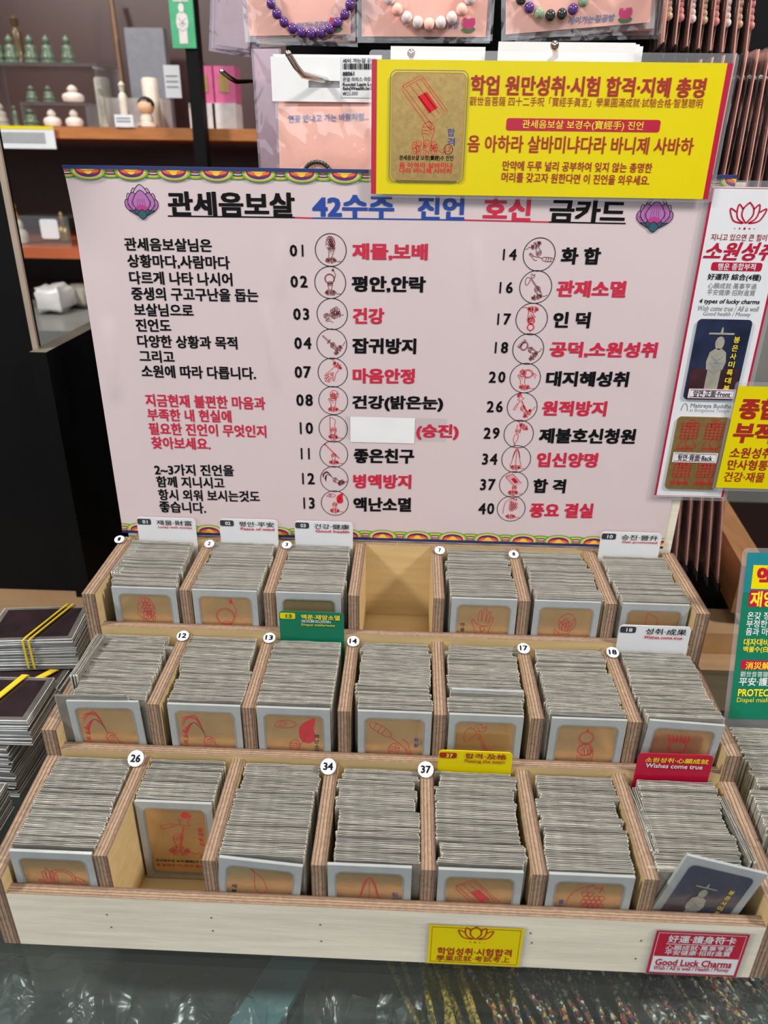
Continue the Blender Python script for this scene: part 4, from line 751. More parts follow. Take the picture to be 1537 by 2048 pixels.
b.build('sign_lettering', gs)

# ================================================================== stacks of flat dark cards at the left, and the bin of cards at the right
mat('dark_card', (40,28,32), .3, vary=.3, scale=40, coat=.5); mat('flat_rim', (188,192,194), .3, vary=.15, scale=90, randomize=.12); mat('flat_side', (96,92,88), .4, vary=.2, scale=60, randomize=.2)
mat('band_yellow', (214,186,40), .5, vary=.1, scale=120)
def flat_mesh():
    b = MB(); x, y, h = .044, .0305, .00088
    b.box((-x+.0012,-y+.0012,-h), (x-.0012,y-.0012,h), 'flat_side'); b.box((-x,-y,-.0004), (x,y,.00035), 'flat_rim', dict(right='flat_side', left='flat_side'))
    b.poly([V(-x+.006,-y+.005,h+.00008), V(x-.006,-y+.005,h+.00008), V(x-.006,y-.005,h+.00008), V(-x+.006,y-.005,h+.00008)], 'dark_card')
    o = b.build('flat_sleeved_card', loc=(0,0,0)); me = o.data; bpy.data.objects.remove(o); return me
FM = flat_mesh()
def flat_stack(xr, yf, z0, n, rz, lab, group):
    rn = random.Random(n)
    for i in range(n):
        o = bpy.data.objects.new('flat_sleeved_card', FM); C.objects.link(o)
        o.location = (xr-.044+rn.gauss(0,.0008), yf+.0305+rn.gauss(0,.0006), z0+.0009+.0021*i); o.rotation_euler = (0, rn.gauss(0,.002), rz+rn.gauss(0,.012))
        tag(o, 'dark card in flat grey sleeve, %s from top of %s' % (nth(n-i), lab), 'card', group)
flat_stack(-.327, .213, .0003, 33, .0, 'the lower rear left bundle', 'flat cards of the lower rear bundle')
flat_stack(-.3200, .238, .0703, 18, .10, 'the bundle with thin yellow bands', 'flat cards of the banded upper bundle')
flat_stack(-.343, .140, .0003, 28, -.02, 'the lower near left bundle', 'flat cards of the lower near bundle')
flat_stack(-.3225, .1435, .0598, 14, .03, 'the small near left bundle', 'flat cards of the small near bundle')
flat_stack(-.3395, .062, .0003, 17, .02, 'the nearest left bundle', 'flat cards of the nearest left bundle')
def band(px, py, ztop, x0, yf, yb, zb, wd, label, slant=.018):
    b = MB(); th = .0011
    P = [V(x0, yf-.0016, zb), V(x0, yf-.0016, ztop-.001), V(x0+.002, yf-.0002, ztop+.0013), V(x0+slant, yb+.0005, ztop+.0013), V(x0+slant, yb+.0018, ztop-.001), V(x0+slant, yb+.0018, zb)]
    for i in range(len(P)-1):
        a, e = P[i], P[i+1]; u = V(wd/2,0,0); t_ = (e-a).normalized(); nrm = t_.cross(V(1,0,0)).normalized()*th*.5
        q = [a-u-nrm, a+u-nrm, a+u+nrm, a-u+nrm]; r_ = [e-u-nrm, e+u-nrm, e+u+nrm, e-u+nrm]
        b.add(q+r_, [[0,1,5,4],[1,2,6,5],[2,3,7,6],[3,0,4,7],[3,2,1,0],[4,5,6,7]], 'band_yellow')
    tag(b.build('rubber_band'), label, 'rubber band', 'yellow bands round the card bundles')
band(0,0,.1086,-.3665,.238,.301,.074,.0018,'thin yellow rubber band, left of the two round the upper card bundle')
band(0,0,.1086,-.3605,.238,.301,.074,.0018,'thin yellow rubber band, right of the two round the upper card bundle')
band(0,0,.0702,-.362,.213,.238,.045,.0085,'wide yellow rubber band crossing the front of the lower rear card bundle', .02)
band(0,0,.0896,-.372,.1435,.2045,.062,.0060,'yellow rubber band round the small near card bundle at the left edge', .02)
for k in range(30):
    o = bpy.data.objects.new('sleeved_charm_card', PK[k % 6]); C.objects.link(o); o.matrix_world = M_at(V(.3375+.0012*random.gauss(0,1)-.00005*k, .172-.00236*k, .0008+abs(random.gauss(0,.0006))), random.gauss(0,.006), 0, 0)
    tag(o, 'sleeved card standing in the right hand bin, %s in front of the green sign' % nth(k+1), 'card', 'cards standing in the right bin')
for k in range(22):
    o = bpy.data.objects.new('sleeved_charm_card', PK[(k+2) % 6]); C.objects.link(o); o.matrix_world = M_at(V(.3265+.0010*random.gauss(0,1)-.0002*k, .0985-.00236*k, .0008+abs(random.gauss(0,.0006))), random.gauss(0,.006), 0, 0)
    tag(o, 'sleeved card in the nearer group of the right hand bin, %s from its back' % nth(k+1), 'card', 'cards standing in the right bin')

# ================================================================== black boards at the left, post, carton and shade block at the right
mat('chrome', (205,200,194), .16, metal=1.0, vary=.02)
t = thing('display_partition', 'low black laminate partition board behind the left end of the poster', 'partition', (-.42,.75,-.06))
p0 = at(58,704,.485); b = MB(); b.box((p0.x,.485,0.0005), (p0.x+.020,1.10,p0.z), 'black_board', dict(top='board_edge')); b.build('board', t)
b = MB(); b.box((p0.x+.020,.70,.0), (p0.x+.62,.716,p0.z-.004), 'black_board'); b.build('rear_board', t)
t2 = thing('display_cabinet', 'tall black cabinet side with a beige front edge at the far left', 'cabinet', (-.55,.52,0))
x1 = at(38,497,.50).x; b = MB(); b.box((x1-.32,.50,0.0005), (x1-.006,.52,.600), 'black_board'); b.build('panel', t2)
b = MB(); b.box((x1-.0059,.4990,.0005), (x1+.0005,.503,.600), 'beige_edge'); b.build('edge_strip', t2)
b = MB(); q0 = at(362,0,1.15); q1 = at(388,0,1.15); b.box((q0.x,1.15,.0), (q1.x,1.18,1.1), 'black_board'); tag(b.build('display_post'), 'slim black upright post in front of the back shelves', 'post')
b = MB(); c0 = atz(1405,1275,.03); b.box((.345,.405,.0003), (.46,.46,.030), 'cardboard', dict(top='tan')); tag(b.build('cardboard_box'), 'low brown cardboard box on the ledge right of the tray', 'box')
b = MB(); b.box((.41,.42,.05), (.44,1.0,.115), 'oak', M=Matrix.Translation((.42,.42,0))@Matrix.Rotation(-.12,4,'Z')@Matrix.Translation((-.42,-.42,0))); tag(b.build('wooden_rail'), 'oak wooden rail running back behind the right end of the tray', 'rail')
b = MB(); b.box((.30,.475,.0003), (.47,.54,.055), 'black_board'); tag(b.build('shade_block'), 'dark block standing in for the shaded gap between the tray and the oak rail', 'box')  # black block added to stand in for the dark gap here
mat('grey_case', (122,122,118), .3, vary=.25, scale=4)
b = MB(); b.box((.55,1.0,-.06), (1.2,1.1,.42), 'grey_case'); tag(b.build('grey_display_case'), 'grey out of focus display case far right behind the signs', 'case')

# ================================================================== hanging bracelet packets and their hooks
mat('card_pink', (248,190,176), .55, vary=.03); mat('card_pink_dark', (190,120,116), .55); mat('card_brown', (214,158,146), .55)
for n_, c_ in dict(bead_violet=(84,50,120), bead_pale=(222,206,204), bead_dark=(44,50,44), bead_green=(140,160,130), bead_beige=(190,160,130)).items(): mat(n_, c_, .12, vary=.12, scale=60, coat=.5)
def bracelet_packet(label, bl, br, Y, beadcols, lett, emb, hgt=.16, yaw=0.0, arc=None, group='bracelet packets on the upper hooks'):
    """bl, br: picture points of the card's lower corners at depth Y"""
    A_, B_ = at(*bl, Y), at(*br, Y); B_ = V(B_.x, B_.y+yaw, B_.z); u = (B_-A_).normalized(); pl = Plane(A_, u, V(0,0,1)-u*u.z); W_ = (B_-A_).length
    t = thing('bracelet_packet', label, 'packet', A_+u*(W_/2), group)
    b = MB(); b.prism([pl.p(*q, 0) for q in [(0,0),(W_,0),(W_,hgt),(0,hgt)]], pl.n*-.0008, 'card_pink'); cd = b.build('backing_card', t)
    b = MB()
    for s, x0, y0, x1, y1, h in lett: text_px(b, pl, s, x0, y0, x1, y1, h, 'ink_blue', .02, .0005, .15)
    b.build('card_lettering', cd)
    if emb:
        b = MB(); cu, cv = pl.uv(*emb); s = .0060
        fill(b, pl, [(cu+a*s,cv+q*s) for a, q in smooth([(-1,-.5),(0,-.1),(1,-.5),(.5,-.95),(-.5,-.95)],4,True)], 'leaf_green', .0005)
        for a in (-.9,.9,-.5,.5,0): fill(b, pl, [(cu+(a*.35+x_*.42+a*.45*y_)*s, cv+(-.6+y_*1.5)*s) for x_, y_ in smooth([(0,0),(-1,.5),(0,1),(1,.5)],4,True)], 'pink_lotus', .0006+.0001*(1-abs(a)))
        b.build('lotus_print', cd)
    cx, cy, rr, br_, a0, a1 = arc; cu, cv = pl.uv(cx, cy); R_ = pl.uv(cx+rr, cy)[0]-cu; rb_ = pl.uv(cx+br_, cy)[0]-cu
    n = max(6, int(abs(a1-a0)*R_/(rb_*1.96))); b = MB()
    for i in range(n+1):
        a = a0+(a1-a0)*i/n; b.ball(pl.p(cu+R_*math.cos(a), cv+R_*math.sin(a), rb_+.0008), rb_, beadcols[i % len(beadcols)], 12, 8)
    b.build('bracelet', t)
    b = MB(); e = .004; nx = 14; nz = 10; rn = random.Random(n)
    G = [[pl.p(-e+(W_+2*e)*i/nx, -e*1.2+(hgt+e)*j/nz, .0016+.0105*math.sin(PI*i/nx)*min(1, j/2.2)+rn.uniform(-.0006,.0006)) for i in range(nx+1)] for j in range(nz+1)]
    b.add([q for r_ in G for q in r_], [[j*(nx+1)+i, j*(nx+1)+i+1, (j+1)*(nx+1)+i+1, (j+1)*(nx+1)+i] for j in range(nz) for i in range(nx)], 'bag')
    b.add([pl.p(-e,-e*1.2,-.0014), pl.p(W_+e,-e*1.2,-.0014), pl.p(W_+e,hgt,-.0014), pl.p(-e,hgt,-.0014)], [[0,1,2,3]], 'bag'); b.smooth = True
    b.build('clear_bag', t); return t
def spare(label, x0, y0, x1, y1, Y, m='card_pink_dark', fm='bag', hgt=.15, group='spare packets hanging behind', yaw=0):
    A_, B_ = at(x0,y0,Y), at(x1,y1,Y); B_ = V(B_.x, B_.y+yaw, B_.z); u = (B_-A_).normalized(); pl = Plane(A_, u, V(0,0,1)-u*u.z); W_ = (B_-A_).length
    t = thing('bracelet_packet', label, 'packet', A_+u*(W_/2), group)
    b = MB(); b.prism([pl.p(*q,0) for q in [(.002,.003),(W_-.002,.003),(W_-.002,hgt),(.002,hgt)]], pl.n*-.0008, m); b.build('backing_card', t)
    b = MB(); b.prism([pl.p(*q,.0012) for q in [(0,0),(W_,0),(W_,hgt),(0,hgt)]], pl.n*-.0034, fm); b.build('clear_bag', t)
UY = .425
bracelet_packet('pink bracelet packet with dark violet beads hanging at the top left', (499,72), (702,69), UY, ['bead_violet','bead_violet','bead_violet'], [('세이가는길공방',591,52,657,48,13)], (672,49), arc=(622,-35,88,10,-PI+.2,-.25))
bracelet_packet('pink bracelet packet with pale quartz beads hanging at the top centre', (724,73), (972,74), UY, ['bead_pale','bead_pale','card_pink'], [('세이가는길공방',838,53,919,50,14)], (938,50), arc=(862,-65,98,12,-PI+.35,-.35))
bracelet_packet('pink bracelet packet with dark and green beads hanging at the top right', (1012,69), (1298,46), UY, ['bead_dark','bead_dark','bead_violet','bead_green'], [('세이가는길공방',1137,42,1230,35,15)], (1251,30), yaw=-.004, arc=(1112,-75,92,11,-PI+.45,-.4))
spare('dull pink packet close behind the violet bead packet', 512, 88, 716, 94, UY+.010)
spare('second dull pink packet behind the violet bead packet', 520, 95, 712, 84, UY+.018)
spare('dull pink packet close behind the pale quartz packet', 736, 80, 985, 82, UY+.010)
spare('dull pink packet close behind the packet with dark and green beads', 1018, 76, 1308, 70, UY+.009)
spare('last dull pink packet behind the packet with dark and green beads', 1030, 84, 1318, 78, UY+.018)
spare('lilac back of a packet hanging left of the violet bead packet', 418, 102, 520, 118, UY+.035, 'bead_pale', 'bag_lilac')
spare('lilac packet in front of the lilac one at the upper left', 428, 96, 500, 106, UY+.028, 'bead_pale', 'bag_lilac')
# white-headed packet in the middle row
HY = .375; HP = vplane(HY); hp = thing('bracelet_packet', 'white headed packet with slot, price label and pink card left of the yellow sign', 'packet', at(643,330,HY), 'white headed packets in the middle row')
def quad(mb, pl, pts, m, th=.0006): mb.prism([pl.p(*pl.uv(*q), 0) for q in pts], pl.n*-th, m)
b = MB(); U0, V1 = HP.uv(541,113); U1, V0 = HP.uv(762,205); su0, sv1 = HP.uv(617,161); su1, sv0 = HP.uv(680,176)
b.prism([HP.p(*q,0) for q in [(U0,sv1),(U1,sv1),(U1,V1),(U0,V1)]], V(0,.0006,0), 'paper'); b.prism([HP.p(*q,0) for q in [(U0,V0),(U1,V0),(U1,sv0),(U0,sv0)]], V(0,.0006,0), 'paper')
b.prism([HP.p(*q,0) for q in [(U0,sv0),(su0,sv0),(su0,sv1),(U0,sv1)]], V(0,.0006,0), 'paper'); b.prism([HP.p(*q,0) for q in [(su1,sv0),(U1,sv0),(U1,sv1),(su1,sv1)]], V(0,.0006,0), 'paper'); b.build('header_card', hp)
b = MB(); px_rect(b, HP, 683, 114, 760, 196, 'white', .0004)
for s, x0, y, x1, h, bo in [('세이 가는길 공방',686,122,752,9,.02),('88061',686,148,709,9,.03),('론델 라피스 라줄리',686,159,750,9,.01),('Rondel Lapis Lazuli',686,170,756,9,.03),('fish(Wealth,lucky)',686,178,754,9,.03),('₩25,000',686,188,716,9,.0)]: text_px(b, HP, s, x0, y, x1, y-1, h, 'print_black', bo, .0007)
rn = random.Random(3); x = 686
while x < 752: wd = rn.choice([1,1.5,2.5]); px_rect(b, HP, x, 127, x+wd, 139, 'print_black', .0007); x += wd+rn.choice([1,1.5,2])
b.build('price_label', hp)
b = MB(); quad(b, HP, [(560,340),(765,340),(757,213),(556,213)], 'card_pink'); cd = b.build('backing_card', hp)
b = MB(); text_px(b, HP, '연꽃 만나고 가는 바람처럼...', 577, 238, 738, 233, 15, 'ink_blue', .015, .0004); b.build('card_lettering', cd)
b = MB(); cu, cv = HP.uv(636, 352)
for i in range(13): a = PI*.1+PI*.8*i/12; b.ball(HP.p(cu+.0125*math.cos(a), cv+.0115*math.sin(a), .0030), .0020, 'bead_dark', 10, 6)
b.build('bracelet', hp)
b = MB(); nx, nz = 12, 10; u0, v1 = HP.uv(551,207); u1, v0 = HP.uv(772,345); rn = random.Random(9)
G = [HP.p(u0+(u1-u0)*i/nx, v0+(v1-v0)*j/nz, .0012+.007*math.sin(PI*i/nx)*math.sin(PI*min(.95,(nz-j)/nz+.05))+rn.uniform(-.0004,.0004)) for j in range(nz+1) for i in range(nx+1)]
b.add(G, [[j*(nx+1)+i, j*(nx+1)+i+1, (j+1)*(nx+1)+i+1, (j+1)*(nx+1)+i] for j in range(nz) for i in range(nx)], 'bag'); b.smooth = True; b.build('clear_bag', hp)
spare('lilac packet directly behind the white headed price label packet', 519, 345, 575, 345, HY+.02, 'bead_pale', 'bag_lilac', .098, 'lilac packets in the middle row')
def headed(label, x0, y0, x1, Y, hgt=.10):
    pl = vplane(Y); u0, v1 = pl.uv(x0, y0); u1 = pl.uv(x1, y0)[0]; t = thing('bracelet_packet', label, 'packet', pl.p((u0+u1)/2, v1-hgt, 0), 'white headed packets in the middle row')
    b = MB(); b.prism([pl.p(*q,0) for q in [(u0,v1-.035),(u1,v1-.035),(u1,v1),(u0,v1)]], V(0,.0008,0), 'paper'); b.build('header_card', t)
    b = MB(); b.prism([pl.p(*q,0) for q in [(u0+.003,v1-hgt),(u1-.003,v1-hgt),(u1-.003,v1-.0352),(u0+.003,v1-.0352)]], V(0,.0008,0), 'card_pink'); b.build('backing_card', t)
headed('white packet header directly behind the price label packet', 546, 108, 764, HY+.006)
headed('white packet header showing above the left half of the yellow sign', 782, 92, 972, .395)
for i, (x0, y0, x1, l) in enumerate([(998,83,1273,'white packet header above the right half of the yellow sign'),(1006,86,1281,'second white packet header just behind the right one'),(1014,90,1288,'third white packet header behind the right one')]): headed(l, x0, y0, x1, .388+.006*i)
b = MB(); b.box((-.125,.52,.40), (.55,.535,.90), 'black_board'); rack = b.build('hanging_rack_panel'); tag(rack, 'dark rack panel that carries the packet hooks behind the poster', 'rack')
def hook(label, pts, r=.0026, ball=None):
    b = MB(); b.tube(pts, r, 'chrome', 10); b.ball(pts[0], ball or r*1.06, 'chrome', 10, 6)
    tag(b.build('display_hook'), label, 'hook', 'chrome display hooks')
hook('chrome hook sticking through the slot of the white headed packet', [at(577,108,.335), at(592,133,.343), at(606,150,.350), at(640,158,.368), at(676,166,.39), V(at(676,166,.39).x+.006,.519,at(676,166,.39).z)])
hook('chrome hook at the left beside the lilac packet', [at(444,143,.405), at(458,154,.412), at(472,163,.42), at(500,162,.45), V(at(500,162,.45).x+.008,.519,at(500,162,.45).z)], .0021)
hook('chrome hook end above the left part of the yellow sign', [at(823,107,.345), V(at(823,107,.345).x+.001,.519,at(823,107,.345).z-.01)], .0022, .0034)
hook('chrome hook end above the middle of the yellow sign', [at(1110,91,.345), at(1112,112,.358), V(at(1112,112,.358).x+.003,.519,at(1112,112,.358).z)], .0024, .0036)
# packets seen edge-on at the right
def edge_packet(label, xt, yt, xb, yb_, Y, dep, k, group, beads=True):
    p, q = at(xt, yt, Y), at(xb, yb_, Y); t = thing('edge_on_packet', label, 'packet', q, group)
    dx = (p-q); nn = V(0,1,0)
    b = MB(); b.prism([q, q+nn*dep+V(.012,0,.0), p+nn*dep+V(.012,0,0), p], V(.0010,0,0), 'card_brown'); b.build('backing_card', t)
    b = MB(); o1 = V(-.0028,-.002,0); b.prism([q+o1-V(0,0,.004), q+nn*dep+V(.012,0,-.004)+o1, p+nn*dep+V(.012,0,0)+o1, p+o1], V(.0004,0,0), 'bag'); o2 = V(.0046,-.002,0)
    b.prism([q+o2-V(.003,0,.012), q+nn*dep+V(.012,0,-.012)+o2, p+nn*dep+V(.012,0,0)+o2, p+o2], V(.0004,0,0), 'bag'); b.build('clear_bag', t)
    if beads:
        b = MB()
        for i in range(9): b.ball(q+dx*(.32+.075*i)+V(.0042,.006+.004*math.sin(i*.7),0), .0036, ['bead_beige','card_pink_dark','bead_pale'][k % 3], 10, 6)
        b.build('bracelet', t)
for k in range(8): edge_packet('bracelet packet seen edge-on at the upper right, %s from the left' % nth(k+1), 1345+24*k, -90, 1327+23.5*k, 84+4*k, .40+.004*k, .09, k, 'edge-on packets at the upper right')
for k in range(9): edge_packet('bracelet packet seen edge-on beside the yellow sign, %s from the left' % nth(k+1), 1404+23*k, 118-4*k, 1338+24*k, 420+2*k, .405+.004*k, .09, k+1, 'edge-on packets in the middle right row', False)
for k in range(5): edge_packet('bracelet packet seen edge-on right of the tray top, %s from the left' % nth(k+1), 1380+20*k, 760, 1352+21*k, 1118+12*k, .425+.004*k, .08, k, 'edge-on packets in the lowest right row', False)
b = MB(); p = at(1425,158,.46); b.tube([p+V(-.02,0,0), p+V(.25,0,0)], .003, 'chrome', 8); tag(b.build('display_rail'), 'thin chrome rail behind the edge-on packets at the right', 'rail')

# ================================================================== shelves in the background
SY_ = 1.2
def shelf(label, pyt, m, x0, x1, thick=.020, Y0=SY_, Y1=1.60):
    z = at(200, pyt, Y0).z; b = MB(); b.box((x0,Y0,z-thick), (x1,Y1,z), m); tag(b.build('wall_shelf'), label, 'shelf', 'background shelves'); return z
Z1 = shelf('upper brown wooden shelf carrying the small figurines', 254, 'shelf_wood', -1.2, .9); Z2 = shelf('lower reddish wooden shelf behind the left end of the poster', 498, 'shelf_red', -1.2, .9)
Z3 = shelf('grey display base at the bottom of the left background', 664, 'grey_shelf', -1.2, -.2, .03, 1.0, 1.6)
for n_, c_, ro in [('jade',(92,108,90),.15),('cream_pink',(220,206,196),.4),('ivory',(214,206,192),.45),('gold_fig',(220,170,60),.25),('skin',(224,176,140),.5),('hair',(24,22,24),.5),('pink',(236,130,140),.5),('box_pink',(198,92,138),.4),('bronze',(84,66,40),.3),('stick_wood',(112,80,54),.5),('pale_card',(206,200,200),.5),('steel_blue',(112,114,122),.4),('paper_green',(60,160,112),.5)]: mat(n_, c_, ro, vary=.1, scale=60)
BUDDHA = [(.34,0),(.48,.02),(.48,.10),(.40,.13),(.44,.17),(.46,.26),(.38,.33),(.34,.42),(.36,.54),(.32,.62),(.14,.67),(.14,.70),(.22,.75),(.24,.84),(.18,.92),(.09,.95),(.06,1.0)]
ROUND = [(.20,0),(.44,.06),(.50,.28),(.46,.46),(.30,.56),(.16,.60),(.22,.66),(.24,.78),(.16,.92),(.05,1.0)]
TALL = [(.34,0),(.36,.06),(.26,.10),(.24,.30),(.22,.5),(.26,.66),(.18,.74),(.10,.77),(.16,.82),(.16,.90),(.20,.92),(.10,.97),(.03,1.0)]
def figure(name, label, px, pyb, Y, wpx, hpx, prof, m, group, zb=None, extra=None):
    p = at(px, pyb, Y); s = (at(px+wpx/2, pyb, Y)-at(px-wpx/2, pyb, Y)).x; h = at(px, pyb-hpx, Y).z - p.z
    if zb is not None: p.z = zb+.0005
    t = thing(name, label, 'figurine', p, group); b = MB(); b.lathe([(r*s, z*h) for r, z in prof], p, m, 14); b.build('body', t); return t, p, s, h
zr = at(100,125,1.24).z
t = thing('acrylic_riser', 'clear acrylic riser shelf holding five green figurines', 'riser', at(80,250,1.28)); b = MB(); xa, xb2 = at(-60,125,1.24).x, at(192,125,1.24).x
b.box((xa,1.24,zr-.006), (xb2,1.36,zr), 'acrylic'); b.build('shelf_plate', t); b = MB(); b.box((xb2-.005,1.24,Z1+.0005), (xb2,1.36,zr-.0062), 'acrylic'); b.build('leg', t); b = MB(); b.box((xa,1.24,Z1+.0005), (xa+.005,1.36,zr-.0062), 'acrylic'); b.build('leg', t)
for k, px in enumerate([-2, 25, 65, 98, 138]): figure('jade_figurine', 'green stone figurine on the clear riser, %s from the left' % nth(k+1), px, 123, 1.27, 30, 58, BUDDHA, 'jade', 'green figurines on the riser', zr)
zc = at(100,205,1.25).z
t = thing('acrylic_box', 'clear acrylic box of small statues under the riser', 'box', at(100,248,1.28)); b = MB(); xa, xb3 = at(42,205,1.25).x, at(175,205,1.25).x
b.box((xa,1.245,zc-.005), (xb3,1.30,zc), 'acrylic'); b.build('middle_plate', t)
b = MB(); b.box((xa,1.245,Z1+.0005), (xa+.004,1.30,zc-.0052), 'acrylic'); b.build('side', t); b = MB(); b.box((xb3-.004,1.245,Z1+.0005), (xb3,1.30,zc-.0052), 'acrylic'); b.build('side', t)
for k, px in enumerate([66, 100]): figure('jade_figurine', ['left','right'][k]+' grey green figurine on the clear box', px, 205, 1.262, 26, 34, BUDDHA, 'jade', 'green figurines on the box', zc)
figure('round_figurine', 'round pinkish white figurine on the clear box', 148, 205, 1.262, 42, 36, ROUND, 'cream_pink', None, zc); 
for k, px in enumerate([106, 150]): figure('round_figurine', ['left','right'][k]+' round pinkish white figurine standing inside the clear box', px, 248, 1.262, 34, 36, ROUND, 'cream_pink', 'round white figurines in the box', Z1)
figure('jade_figurine', 'green figurine inside the left half of the clear box', 64, 246, 1.262, 32, 38, BUDDHA, 'jade', None, Z1); figure('jade_figurine', 'pale green figurine left of the clear box', 33, 246, 1.25, 20, 42, TALL, 'jade', None, Z1); figure('jade_figurine', 'grey figurine at the left end of the upper shelf', 6, 246, 1.25, 26, 46, BUDDHA, 'stone', None, Z1)
figure('bronze_figurine', 'dark ornate statue standing behind the green riser figurines', 42, 123, 1.33, 42, 105, TALL, 'bronze', None, zr)
figure('standing_figurine', 'slim grey standing statue on the upper shelf', 210, 246, 1.25, 26, 84, TALL, 'stone', None, Z1); figure('standing_figurine', 'white standing statue beside the small price card', 252, 246, 1.25, 34, 94, TALL, 'ivory', None, Z1)
t, p, s, h = figure('doll', 'small black haired doll on a pink cushion base', 295, 246, 1.23, 42, 58, [(.45,0),(.5,.06),(.45,.14),(.28,.18),(.30,.34),(.22,.5),(.1,.54)], 'ivory', None, Z1)
b = MB(); b.lathe([(.40*s,-.0),(.47*s,.02*h),(.47*s,.13*h),(.40*s,.15*h)], p, 'pink', 14); b.build('cushion', t); b = MB(); b.ball(p+V(0,0,h*.72), .0155*1.0, 'skin', 12, 8); hd = b.build('head', t); b = MB(); b.ball(p+V(0,.003,h*.80), .0165, 'hair', 12, 8, (1,1,.85)); b.ball(p+V(0,0,h*.98), .006, 'hair', 8, 6); b.build('hair', hd)
def card_at(name, label, cat, x0, y0, x1, y1, Y, m, top=None, th=.002, group=None, lines=0):
    pl = vplane(Y); u0, v1 = pl.uv(x0,y0); u1, v0 = pl.uv(x1,y1); b = MB(); b.box((u0,Y,v0), (u1,Y+th,v1), m)
    if top: b.box((u0,Y-.0006,v1-(v1-v0)*top[1]), (u1,Y,v1), top[0])
    for i in range(lines): b.box((u0+(u1-u0)*.1,Y-.0005,v1-(v1-v0)*(.35+.5*i/lines)), (u0+(u1-u0)*.85,Y,v1-(v1-v0)*(.35+.5*i/lines)+.0022), 'grey_ink')
    return tag(b.build(name), label, cat, group)
card_at('price_card', 'small white price card leaning at the upper shelf edge', 'card', 228, 229, 268, 254, 1.195, 'white', lines=2)
card_at('shelf_notice', 'white notice with a yellow top strip hanging below the upper shelf', 'notice', -20, 251, 113, 298, 1.19, 'white', ('yellow',.14), lines=5)
card_at('white_card', 'upright white card with faint writing beside the black post', 'card', 326, 130, 364, 196, 1.21, 'white', lines=3)
t = thing('green_picture', 'green framed picture of a pale statue on the black post', 'picture', at(362,95,1.145)); pl = vplane(1.145); u0, v0 = pl.uv(346,96); u1, v1 = pl.uv(384,-12)
b = MB(); b.box((u0,1.145,v0), (u1,1.1495,v1), 'paper_green'); b.build('frame_sheet', t); b = MB(); statue(b, Plane((0,1.1445,0)), (u0+u1)/2, (v0+v1)/2, (v1-v0)*.42, 'pale_card', .0003); b.build('printed_picture', t)
for k, (x0, x1) in enumerate([(386,428),(429,470)]):
    pl = vplane(1.24); u0, v0 = pl.uv(x0,206); u1, v1 = pl.uv(x1,132); t = thing('gift_box', ['left','right'][k]+' pink window gift box behind the black post', 'box', ((u0+u1)/2,1.24,v0), 'pink gift boxes')
    b = MB(); b.box((u0,1.24,v0), (u1-.002,1.29,v1), 'box_pink'); b.build('carton', t); b = MB(); b.box((u0+.012,1.2385,v0+.018), (u1-.014,1.2399,v1-.014), 'gold_flat'); b.build('window_pane', t)
    u0, vb = pl.uv(x0-(k==0)*3,247); b = MB(); b.box((u0,1.232,Z1+.0004), (u1-.002,1.29,v0-.0005), 'pale_card'); tag(b.build('white_box'), 'pale box under the %s pink gift box' % ['left','right'][k], 'box', 'pale boxes under the gift boxes')
for k, (x0, y0, x1, m, l) in enumerate([(192,152,222,'ivory','pale container'),(286,158,318,'ivory','white capped jar')]):
    p = at((x0+x1)/2, 246, 1.34); s = (at(x1,246,1.34)-at(x0,246,1.34)).x; b = MB(); b.lathe([(s*.46,0),(s*.5,.004),(s*.5,.09),(s*.42,.094)], V(p.x,1.36,Z1+.0005), m, 16); tag(b.build('jar'), l+' at the back of the upper shelf', 'jar')
b = MB(); u0 = at(248,60,1.5).x; u1 = at(326,60,1.5).x; b.box((u0,1.5,Z1+.0006), (u1,1.53,at(260,55,1.5).z), 'steel_blue'); tag(b.build('reflection_panel'), 'pale grey blue panel standing in for a glass reflection above the upper shelf', 'box')  # solid panel in place of a ghost reflection in the glass
b = MB(); u0 = at(205,200,1.42).x; u1 = at(330,200,1.42).x; b.box((u0,1.40,Z1+.0006), (u1,1.46,at(260,196,1.40).z), 'pale_card'); tag(b.build('flat_carton'), 'long pale carton behind the standing statues', 'box')
b = MB(); p = at(236,120,1.52); b.tube([V(p.x+.012,1.5,Z1+.001), V(p.x-.02,1.58,at(222,-10,1.58).z)], .006, 'stick_wood', 8); tag(b.build('wooden_stick'), 'thin wooden stick leaning against the back wall', 'stick')
# lower shelf
figure('gold_figurine', 'small golden pagoda figurine on the lower shelf', 38, 495, 1.26, 26, 116, [(.45,0),(.5,.03),(.38,.2),(.42,.24),(.34,.42),(.40,.46),(.22,.6),(.30,.64),(.14,.78),(.2,.8),(.05,.92),(.02,1.0)], 'gold_fig', None, Z2)
t = thing('acrylic_box', 'clear acrylic box with a white label on the lower shelf', 'box', at(85,495,1.24)); xa, xb4 = at(32,430,1.24).x, at(136,430,1.24).x; zt = at(85,432,1.24).z
b = MB(); b.box((xa,1.235,Z2+.0005), (xb4,1.238,zt), 'acrylic'); b.build('front_plate', t); b = MB(); b.box((xa,1.238,zt-.003), (xb4,1.30,zt), 'acrylic'); b.build('lid', t)
b = MB(); u0, v1 = vplane(1.234).uv(78,438); u1, v0 = vplane(1.234).uv(120,478); b.prism([V(u,1.2345,v) for u, v in rrect(u0,v0,u1,v1,.005)], V(0,-.001,0), 'white'); b.build('label_sheet', t)
for k, (px, h, m, l) in enumerate([(48,50,'ivory','small ivory figurine inside the lower acrylic box'),(132,60,'gold_flat','dull gold figurine right of the lower acrylic box')]): figure('small_figurine', l, px, 494, 1.262+.05*k, 26, h, ROUND, m, None, Z2)
mat('wrap', (206,206,206), .25, vary=.2, scale=12)
